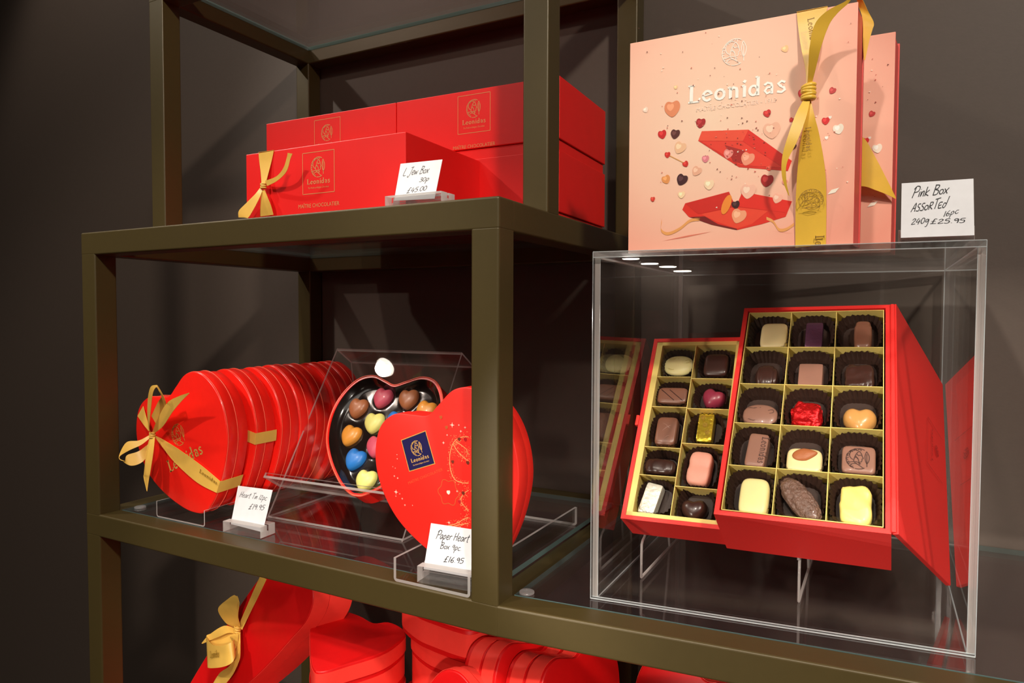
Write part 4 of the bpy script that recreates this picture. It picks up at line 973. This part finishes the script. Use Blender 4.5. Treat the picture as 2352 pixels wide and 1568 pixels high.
# gold band on the second tin
band_px = [(560, 993, 560, 1022), (590, 995, 590, 1024), (628, 991, 628, 1019)]
def sideband(t, cen, y0, y1, out, k0, k1, vc, bw, mt, name='ribbon_band', grow=.0007):
    """band lying round the rim of a tin between outline parameters k0..k1 at height vc"""
    pass
rb = [(u, v) for u, v in hout if u > HC[0]+.05]
def edge_at(out, v, right=True):
    best = None
    k = len(out)
    for i in range(k):
        a, b = out[i], out[(i+1) % k]
        if (a[1]-v)*(b[1]-v) <= 0 and a[1] != b[1]:
            u = a[0]+(b[0]-a[0])*(v-a[1])/(b[1]-a[1])
            if best is None or (u > best if right else u < best): best = u
    return best
vb = plH2.puv(590, 1008)[1]; vbs = [vb-.0075+i*.003 for i in range(6)]
mb = MB()
F = [plH2.at(edge_at(hout, v)+.0006, v, .0008) for v in vbs]; Bk = [plH2.at(edge_at(hout, v)+.0006, v, -TTH-.0005) for v in vbs]; Fi = [plH2.at(edge_at(hout, v)-.15, v+.03, .0008) for v in vbs]
mb.strip(F, Bk); mb.strip(Fi, F); mb.build('ribbon_band', M_gold, plain, solid=.0003)
# bow and band on the front tin
hbR = edge_at(hout, plH.puv(505, 1115)[1])
b0 = plH.puv(507, 1104)[1]; b1 = plH.puv(500, 1131)[1]
e0, e1 = edge_at(hout, b0)+.0008, edge_at(hout, b1)+.0008
def bandx(mb):
    A = [plH.at(e0, b0, .0012), plH.at(e0, b0-.0005, -.002), plH.at(e0, b0+.001, -TTH-.0004)]; B = [plH.at(e1, b1, .0012), plH.at(e1, b1-.0005, -.002), plH.at(e1, b1+.001, -TTH-.0004)]
    mb.strip(A, B)
    pA, pB = [plH.px(356, 1000, .008), plH.px(371, 1007, .004), plH.px(410, 1031, .0025), plH.px(463, 1069, .0018), plH.at(e0, b0, .0012)], [plH.px(355, 1003, .008), plH.px(376, 1030, .004), plH.px(402, 1062, .0025), plH.px(452, 1107, .0018), plH.at(e1, b1, .0012)]
    mb.strip(catm(pA, 6), catm(pB, 6))
bow0 = ribbon('ribbon_bow', [
    [(345, 1000, 352, 997, .010), (339, 960, 343, 985, .022), (340, 915, 348, 925, .032), (346, 889, 352, 900, .036), (357, 884, 359, 889, .036), (364, 888, 364, 896, .034), (379, 918, 371, 910, .028), (379, 935, 362, 925, .02), (360, 975, 348, 955, .010)],
    [(354, 995, 350, 992, .010), (375, 978, 362, 962, .018), (397, 945, 384, 925, .024), (418, 920, 410, 910, .028), (435, 903, 433, 902, .032)],
    [(347, 1003, 346, 997, .012), (325, 1021, 320, 1011, .024), (297, 1034, 290, 1016, .034), (275, 1048, 273, 1050, .040), (280, 1057, 286, 1058, .040), (300, 1069, 292, 1045, .036), (325, 1062, 318, 1036, .026), (345, 1040, 340, 1020, .014)],
    [(344, 1003, 356, 1004, .012), (336, 1040, 352, 1040, .02), (331, 1085, 345, 1085, .024), (330, 1096, 342, 1100, .024), (337, 1127, 338, 1128, .026)],
    [(329, 932, 316, 955, .0015), (338, 965, 330, 975, .004), (343, 988, 342, 990, .008)]], M_gold, t0, plH, extra=bandx)
knot(plH, 350, 999, .011, .0035, .004, M_gold, bow0)
mb = MB(); a = plH.puv(462, 1083); b = plH.puv(503, 1112); strokes(mb, plH, SER, 'Leonidas', a[0], a[1], b[0]-a[0], b[1]-a[1], .005, 0, .0032, fit=math.hypot(b[0]-a[0], b[1]-a[1])); mb.build('ribbon_print', M_ribink, bow0)
mb = MB(); a = plH.puv(390, 1085); b = plH.puv(468, 1040)
strokes(mb, plH, SER, 'Leonidas', a[0], a[1], b[0]-a[0], b[1]-a[1], .0165, 0, .0002, fit=math.hypot(b[0]-a[0], b[1]-a[1])); u, v = plH.puv(410, 998); emblem(mb, plH, u, v, .014, R(20), 0, .0002, .05)
mb.build('logo_print', M_foilgold, t0)

# ================================================================== EASEL WITH THE OPEN HEART TIN
Lb = PZ(612, 1190, 0); Lb2 = PZ(925, 1245, 0)
plE0 = Plane(Lb+Vector((0, 0, .0004)), (1, .037, 0), (-.02, .141, .218))
EW = (Lb2-Lb).length-.002
EH = plE0.puv(780, 800)[1]
ez = thing('easel_stand', 'clear acrylic sloping easel stand behind the heart box on the middle shelf', 'display stand', Lb)
th = .003
mb = MB(); mb.box(plE0, 0, EW, 0, EH, -th, 0, ms=[0, 0, 1, 1, 1, 1]); mb.build('sloping_panel', [M_acr, M_acre2], ez, bevel=.0004)
lv = plE0.puv(640, 1112)[1]
# front ledge: a lip standing off the slope
mb = MB(); mb.box(plE0, 0, EW, lv-.003, lv, .0, .034, ms=[1, 1, 0, 0, 1, 1]); mb.box(plE0, 0, EW, lv, lv+.004, .031, .034, ms=[0, 0, 1, 1, 1, 1]); mb.build('ledge', [M_acr, M_acre2], ez)
topb = plE0.at(0, EH, -th)
mb = MB()
def sheet(p0, p1, p2, p3, th, nrm, ms): q = [Vector(p) for p in (p0, p1, p2, p3)]; nn = Vector(nrm)*th; mb.hexa([p for p in q]+[p+nn for p in q], ms=ms)
bU = plE0.U*EW
rearf = Vector((topb.x, topb.y+.058, .0006)); knee = Vector((topb.x, topb.y+.03, topb.z-.02))
sheet(topb, topb+bU, knee+bU, knee, .0024, (0, -.4, -.9), [0, 0, 1, 1, 1, 1]); sheet(knee, knee+bU, rearf+bU, rearf, .0024, (0, -1, 0), [0, 0, 1, 1, 1, 1])
mb.build('rear_support', [M_acr, M_acre2], ez)
# bottom sheet
mb = MB(); bp = Plane((Lb.x, Lb.y+.003, .0003), (1, .037, 0), (0, 1, 0)); mb.box(bp, 0, EW, 0, rearf.y-Lb.y-.006, 0, .0026, ms=[0, 0, 1, 1, 1, 1]); mb.build('base_sheet', [M_acr, M_acre2], ez)
# heart tin base
TO = .028
plT = Plane(plE0.at(0, 0, TO+.0004), plE0.U, plE0.V)
L_, T_, Rr_ = plT.puv(752, 980), plT.puv(905, 879), plT.puv(1020, 905)
tin = thing('heart_tin', 'open red heart tin of coloured heart chocolates lying on the acrylic easel', 'heart tin', mw=plT.mat())
HCx, HCy, HS, HR = .1485, .1215, .165, R(1)
ho = heart(HS, HR, HCx, HCy, 5, 1.02, 1.0)
def scl(o, k): cu, cv = HCx, HCy; return [(cu+(u-cu)*k, cv+(v-cv)*k) for u, v in o]
mb = MB(); hi = scl(ho, .965); k = len(ho); mb.prism(plT, ho, -TO, -.0005, inset=0, caps=(1, 0)); b = len(mb.v); mb.v += [plT.at(u, v, -.0005) for u, v in ho]+[plT.at(u, v, -.0005) for u, v in hi]+[plT.at(u, v, -TO+.002) for u, v in hi]
for r_ in range(2):
    for i in range(k): j = (i+1) % k; mb.f.append((b+r_*k+i, b+r_*k+j, b+(r_+1)*k+j, b+(r_+1)*k+i)); mb.m.append(0)
mb.build('tin_base', M_redtin, tin, smooth=True, auto=40)
mb = MB(); mb.tube([plT.at(u, v, -.0008) for u, v in ho], .0012, 0, 8, True); mb.build('rim', M_rim, tin, smooth=True)
# black tray with wells
CH = [(820, 937, 52, 'brown', 'caramel brown heart chocolate at the upper left of the open tin'), (877, 914, 54, 'pink', 'pink heart chocolate at the top of the open tin'), (936, 917, 56, 'brown', 'brown heart chocolate at the upper right of the open tin'), (976, 944, 52, 'orange', 'orange heart chocolate half hidden behind the paper heart box'),
      (857, 971, 54, 'lime', 'pale yellow-green heart chocolate in the middle of the tin'), (908, 968, 54, 'blue', 'blue heart chocolate just peeping above the paper heart box'), (803, 1000, 56, 'orange', 'orange heart chocolate at the left of the open tin'), (862, 1025, 54, 'pink', 'pink heart chocolate cut off by the paper heart box'), (813, 1055, 58, 'blue', 'blue heart chocolate at the lower left of the open tin'), (838, 1104, 58, 'lime', 'pale green heart chocolate at the bottom of the open tin')]
hc = dict(brown=mat('caramel_brown_shell', (164, 100, 62), .4, coat=.3, sub=.08), pink=mat('pink_shell', (208, 82, 104), .45, coat=.2, sub=.08), orange=mat('orange_shell', (222, 148, 56), .38, coat=.3, sub=.08), lime=mat('lime_shell', (224, 218, 124), .42, coat=.2, sub=.08), blue=mat('blue_shell', (34, 118, 200), .42, coat=.2, sub=.06))
TD = -.0135
mb = MB()
G = 56; cu0 = HCx; 
hin = scl(ho, .962)
cent = [plT.puv(x, y, TD+.006) for x, y, *_ in CH]
# tray surface: radial rings filled, dented around each sweet
rings = 18
mb.v = [plT.at(HCx, HCy, TD)]
def tz(u, v):
    z = TD+.0008*noise.noise(Vector((u*60, v*60, 0)))
    for a, b in cent:
        d = math.hypot(u-a, v-b); z -= .004*math.exp(-(d/.011)**4)
    return z+.0025
for r_ in range(1, rings+1):
    s_ = r_/rings
    for u, v in hin:
        uu, vv = HCx+(u-HCx)*s_, HCy+(v-HCy)*s_; mb.v.append(plT.at(uu, vv, tz(uu, vv) if s_ < .9 else TD+.0025+(.0095 if s_ > .96 else .004)))
k = len(hin)
for i in range(k): mb.f.append((0, 1+i, 1+(i+1) % k)); mb.m.append(0)
for r_ in range(rings-1):
    for i in range(k): j = (i+1) % k; mb.f.append((1+r_*k+i, 1+(r_+1)*k+i, 1+(r_+1)*k+j, 1+r_*k+j)); mb.m.append(0)
mb.build('insert_tray', M_black, tin, smooth=True)
for (x, y, s_, c_, lab), (a, b) in zip(CH, cent):
    q = Plane(plT.at(a, b, TD+.0002), plT.U, plT.V); c2, w_, h_ = place(plT, x, y, s_*.92, s_*1.0, TD)
    rt = R(random.uniform(-12, 14)); q = Plane(q.o, q.U*math.cos(rt)+q.V*math.sin(rt), q.V*math.cos(rt)-q.U*math.sin(rt))
    mbh = dome(q, heart(.0285, 0, 0, 0, 4), .0115); o = mbh.build('heart_chocolate', hc[c_], None, smooth=True, merge=True)
    M = q.mat(); o.data.transform(M.inverted()); o.matrix_world = M; setp(o, lab, 'chocolate', 'coloured heart chocolates in the open tin')

# ================================================================== PAPER HEART BOX by the post
yC = .0115
cf0, cf1 = PZ(897, 1338, 0), PZ(1080, 1366, 0)
channel('larger clear acrylic channel stand under the paper heart box, beside the centre post', cf0.x, .0025, .262, -.0315-cf0.x+.0, .024, .003)
yH = .030
plB = Plane((0, yH, 0), (1, 0, 0), (0, 0, 1))
pb = thing('heart_box', 'large red paper heart box with navy label, partly behind the centre post', 'heart box', (-.08, yH, .1))
cB = [plB.puv(*q) for q in ((862, 1010), (930, 953), (975, 943), (1078, 897), (880, 1130), (930, 1210), (1190, 1048))]
BH_ = (-.0719, .0962, .1783, .380)
bo = heart(BH_[2], BH_[3], BH_[0], BH_[1], 6, .958, 1.0)
mb = MB(); mb.prism(plB, bo, -.020, 0, inset=.0012); mb.build('lid', M_redpaper, pb, smooth=True, auto=50)
cu, cv = BH_[0], BH_[1]
mb = MB(); mb.prism(plB, [(cu+(u-cu)*.985, cv+(v-cv)*.985) for u, v in bo], -.034, -.0195, inset=.0008); mb.build('base', M_redpaper, pb, smooth=True, auto=50)
mb = MB(); q = [plB.puv(*p) for p in ((940, 1083), (1000, 1065), (978, 988), (921, 1010))]
cx_ = sum(p[0] for p in q)/4; cy_ = sum(p[1] for p in q)/4
mb.poly([plB.at(u, v, .0002) for u, v in q], 1); mb.poly([plB.at(cx_+(u-cx_)*.95, cy_+(v-cy_)*.95, .0003) for u, v in q], 0)
a0 = q[0]; a1_ = q[1]; rt = math.atan2(a1_[1]-a0[1], a1_[0]-a0[0]); logo_block(mb, plB, a0[0]+.0015, a0[1]+.001, math.hypot(a1_[0]-a0[0], a1_[1]-a0[1])*.93, math.hypot(q[3][0]-a0[0], q[3][1]-a0[1])*.95, rt, 2, .0004, frame=False)
mb.build('label_print', [M_navy, M_foilgold, mat('logo_gold', (226, 176, 96), .4)], pb)
mb = MB(); a = plB.puv(939, 1112); b = plB.puv(1018, 1080); sans(mb, plB, 'MAÎTRE CHOCOLATIER', a[0], a[1], b[0]-a[0], b[1]-a[1], math.hypot(b[0]-a[0], b[1]-a[1]), 0, .0002, height=.0028); mb.build('name_print', flat('red_gold', (222, 84, 50)), pb)
# swirls and sparkles of gold
mb = MB(); rnd = random.Random(5)
def spark(u, v, r_, m=0):
    pts = []
    for k in range(8): rr = r_ if k % 2 == 0 else r_*.25; pts.append(plB.at(u+rr*math.cos(k*math.pi/4), v+rr*math.sin(k*math.pi/4), .0003))
    mb.poly(pts, m)
D = lambda x, y: (850+x/3.136, 880+y/3.136)
sw = [[(710, 385), (650, 390), (600, 430), (575, 520), (580, 620), (610, 690), (660, 715), (710, 718)], [(600, 440), (640, 500), (690, 545), (710, 560)], [(620, 420), (690, 470), (700, 500), (710, 510)], [(710, 770), (670, 800), (655, 850), (680, 885), (710, 920)], [(560, 1025), (620, 1010), (680, 975), (710, 965)], [(600, 1030), (660, 1015), (710, 1008)]]
for L in sw:
    p = [plB.puv(*D(x, y)) for x, y in L]; c = catm([(a, b, 0) for a, b in p], 6); line(mb, plB, [(q_.x, q_.y) for q_ in c], .0007, 0, .0002)
    for q_ in c:
        for _ in range(5):
            u, v = q_.x+rnd.gauss(0, .0022), q_.y+rnd.gauss(0, .0022); r_ = rnd.uniform(.0002, .0006); mb.poly([plB.at(u+r_*math.cos(k*2.1), v+r_*math.sin(k*2.1), .00025) for k in range(3)], 0)
for x, y, r_ in ((592, 300, .003), (530, 428, .0018), (188, 782, .0028), (176, 667, .0012), (200, 682, .0013), (233, 830, .0013), (252, 876, .0012), (187, 812, .0009), (215, 795, .0009), (197, 543, .0009), (628, 776, .0014), (570, 1003, .002), (195, 513, .0008), (165, 600, .0007), (183, 610, .0007), (307, 878, .0008), (556, 372, .0012), (655, 345, .0016), (685, 318, .0016), (640, 300, .0012)):
    u, v = plB.puv(*D(x, y)); spark(u, v, r_, 1)
for x, y, m in ((643, 402, 2), (687, 405, 3), (596, 565, 2), (672, 790, 2), (646, 852, 3), (552, 318, 4), (512, 245, 4), (705, 572, 2)):
    u, v = plB.puv(*D(x, y)); mb.poly([plB.at(a, b, .0004) for a, b in heart(.0036, R(10), u, v, 2)], m)
u, v = plB.puv(*D(566, 785)); mb.poly([plB.at(a, b, .0004) for a, b in heart(.0042, R(10), u, v, 2)], 1)
q = [(u+.0115*math.cos(t)*(1+.12*math.cos(6*t)), v+.0125*math.sin(t)*(1+.12*math.cos(6*t))) for t in [2*math.pi*i/36 for i in range(36)]]
line(mb, plB, q, .0007, 4, .0003, True)
mb.build('sparkle_print', [mat('sparkle_gold', (250, 168, 110), .4), M_palep, flat('cocoa', (120, 50, 34)), flat('berry', (196, 30, 40)), flat('olive_gold', (196, 92, 50))], pb)

# ================================================================== LARGE HEART BOXES BELOW THE SHELF
def bigheart(label, pl, out, th, cov=M_redvel, bands=((-.0010, -.0232), (-.0255, -.0605)), group='large red heart boxes in the bottom tier', lidt=.024, satin=True):
    cu = sum(p[0] for p in out)/len(out); cv = sum(p[1] for p in out)/len(out)
    t = thing('heart_box', label, 'heart box', pl.at(cu, cv, -th/2), group)
    mb = MB(); mb.prism(pl, out, -lidt, 0, inset=.0016); mb.build('lid', cov, t, smooth=True, auto=24)
    mb = MB(); mb.prism(pl, [(cu+(u-cu)*.975, cv+(v-cv)*.975) for u, v in out], -th, -lidt+.001, inset=.0012); mb.build('base', cov, t, smooth=True, auto=24)
    if satin:
        for (n0, n1), k in zip(bands, (1.0, .975)):
            mb = MB(); o2 = [(cu+(u-cu)*k*1.006, cv+(v-cv)*k*1.006) for u, v in out]; A = [pl.at(u, v, n0) for u, v in o2]; B = [pl.at(u, v, n1) for u, v in o2]; A.append(A[0]); B.append(B[0])
            mb.strip(A, B); mb.build('satin_band', M_redrib, t, smooth=True, solid=.0004)
    return t
nA = (-RT*.67+UP*.16-FW*.72).normalized()
uA = Vector((0, 0, 1)).cross(nA).normalized(); vA = nA.cross(uA)
def cplane(px, y, n):
    o = PY(px[0], px[1], y); n = n.normalized(); u = Vector((0, 0, 1)).cross(n).normalized(); return Plane(o, u, n.cross(u))
pA = cplane((640, 1450), .085, nA)
def pxout(pl, L, n=4): return [(p.x, p.y) for p in catm([(*pl.puv(x, y), 0) for x, y in L], n, True)]
def ccw(o):
    a = sum(o[i][0]*o[(i+1) % len(o)][1]-o[(i+1) % len(o)][0]*o[i][1] for i in range(len(o))); return o if a > 0 else o[::-1]
oA = ccw(pxout(pA, [(718, 1362), (708, 1326), (680, 1306), (645, 1312), (615, 1305), (590, 1335), (550, 1392), (500, 1465), (437, 1568), (408, 1630), (425, 1660), (480, 1640), (570, 1568), (620, 1520), (660, 1475), (698, 1432), (715, 1396)]))
tA = bigheart('large red heart box tied with a gold bow, left in the bottom tier', pA, oA, .062)
bowA = ribbon('ribbon_bow', [
    [(598, 1322, 612, 1330, .001), (580, 1362, 592, 1372, .001), (566, 1395, 577, 1402, .002), (548, 1436, 556, 1446, .008)],
    [(536, 1440, 550, 1440, .010), (517, 1428, 545, 1410, .02), (501, 1398, 545, 1390, .03), (525, 1374, 548, 1378, .034), (538, 1366, 546, 1370, .034)],
    [(545, 1368, 550, 1385, .034), (528, 1385, 549, 1395, .028), (530, 1415, 547, 1415, .018), (540, 1440, 552, 1438, .010)],
    [(540, 1443, 544, 1456, .010), (514, 1437, 525, 1453, .02), (480, 1458, 500, 1463, .03), (463, 1477, 465, 1478, .034)],
    [(532, 1448, 548, 1456, .012), (500, 1452, 535, 1500, .024), (474, 1460, 478, 1530, .034), (490, 1481, 500, 1533, .038), (520, 1480, 528, 1525, .036), (537, 1468, 540, 1508, .028), (528, 1462, 540, 1480, .02)],
    [(540, 1450, 552, 1452, .010), (545, 1480, 552, 1500, .016), (530, 1525, 548, 1520, .018), (505, 1545, 535, 1548, .018), (488, 1572, 520, 1568, .018)]], M_gold, tA, pA)
knot(pA, 545, 1445, .010, .0045, .0045, M_gold, bowA)
mb = MB(); a = pA.puv(482, 1511, .0395); b = pA.puv(527, 1505, .0395); strokes(mb, pA, SER, 'Leonidas', a[0], a[1], b[0]-a[0], b[1]-a[1], .009, 0, .0395, fit=.026); mb.build('ribbon_print', M_ribink, bowA)
def flatheart(label, z, L, th, lidt=.022):
    pl = Plane((0, 0, z), (1, 0, 0), (0, 1, 0)); o = ccw(pxout(pl, L)); return bigheart(label, pl, o, th, bands=((-.003, -.020), (-.026, -th+.006)), lidt=lidt)
flatheart('large red heart box lying flat beside the bow-tied heart in the bottom tier', -.128, [(931, 1456), (921, 1440), (893, 1428), (858, 1430), (825, 1413), (785, 1402), (735, 1405), (715, 1430), (712, 1480), (718, 1530), (740, 1541), (800, 1524), (870, 1502), (908, 1480)], .056)
flatheart('red heart box under the flat one in the bottom tier', -.1865, [(931, 1556), (921, 1540), (893, 1528), (858, 1530), (825, 1513), (785, 1502), (745, 1505), (715, 1530), (712, 1580), (718, 1630), (740, 1641), (800, 1624), (870, 1602), (908, 1580)], .058)
Lc = [(922, 1446), (958, 1480), (1002, 1500), (1050, 1518), (1082, 1524), (1118, 1512), (1160, 1486), (1180, 1462), (1170, 1436), (1110, 1420), (1040, 1428), (980, 1416), (935, 1424)]
plc = Plane((0, 0, -.118), (1, 0, 0), (0, 1, 0)); oc = ccw(pxout(plc, Lc))
def stackheart(label, ztop, th, k, dx, dy):
    cu = sum(p[0] for p in oc)/len(oc); cv = sum(p[1] for p in oc)/len(oc); o = [(cu+(u-cu)*k+dx, cv+(v-cv)*k+dy) for u, v in oc]
    bigheart(label, Plane((0, 0, ztop), (1, 0, 0), (0, 1, 0)), o, th, bands=((-.004, -.022), (-.028, -th+.006)))
stackheart('upper red heart box of the stack behind the centre of the bottom tier', -.058, .060, 1, 0, 0)
stackheart('lower red heart box of the stack in the centre of the bottom tier', -.119, .075, .9, .004, .004)
stackheart('lowest red heart box of the central stack in the bottom tier', -.195, .07, .95, 0, 0)
nD = (RT*.72+UP*.12-FW*.66).normalized(); pD = cplane((1340, 1590), .11, nD)
def lean(label, off, du, dv): bigheart(label, Plane(pD.at(du, dv, off), pD.U, pD.V), heart(.135, R(4), 0, -.022, 5, 1.0, 1.05), .05, bands=((-.004, -.021), (-.027, -.044)))
lean('front one of two red heart boxes leaning side by side under the display case', 0, 0, 0)
lean('rear one of two red heart boxes leaning side by side under the display case', -.054, -.006, .008)
pE = cplane((1037, 1612), .035, Vector((-.15, -.95, .18))); bigheart('red heart box at the very front of the bottom tier, only its rim visible', pE, heart(.15, R(-4), .034, -.047, 5), .03, bands=((-.002, -.013), (-.016, -.028)), lidt=.014)
pF = cplane((1560, 1600), .11, Vector((-.25, -.9, .25))); bigheart('red heart box at the far right of the bottom tier, below the display case', pF, heart(.13, R(-12), .012, -.030, 5), .05)
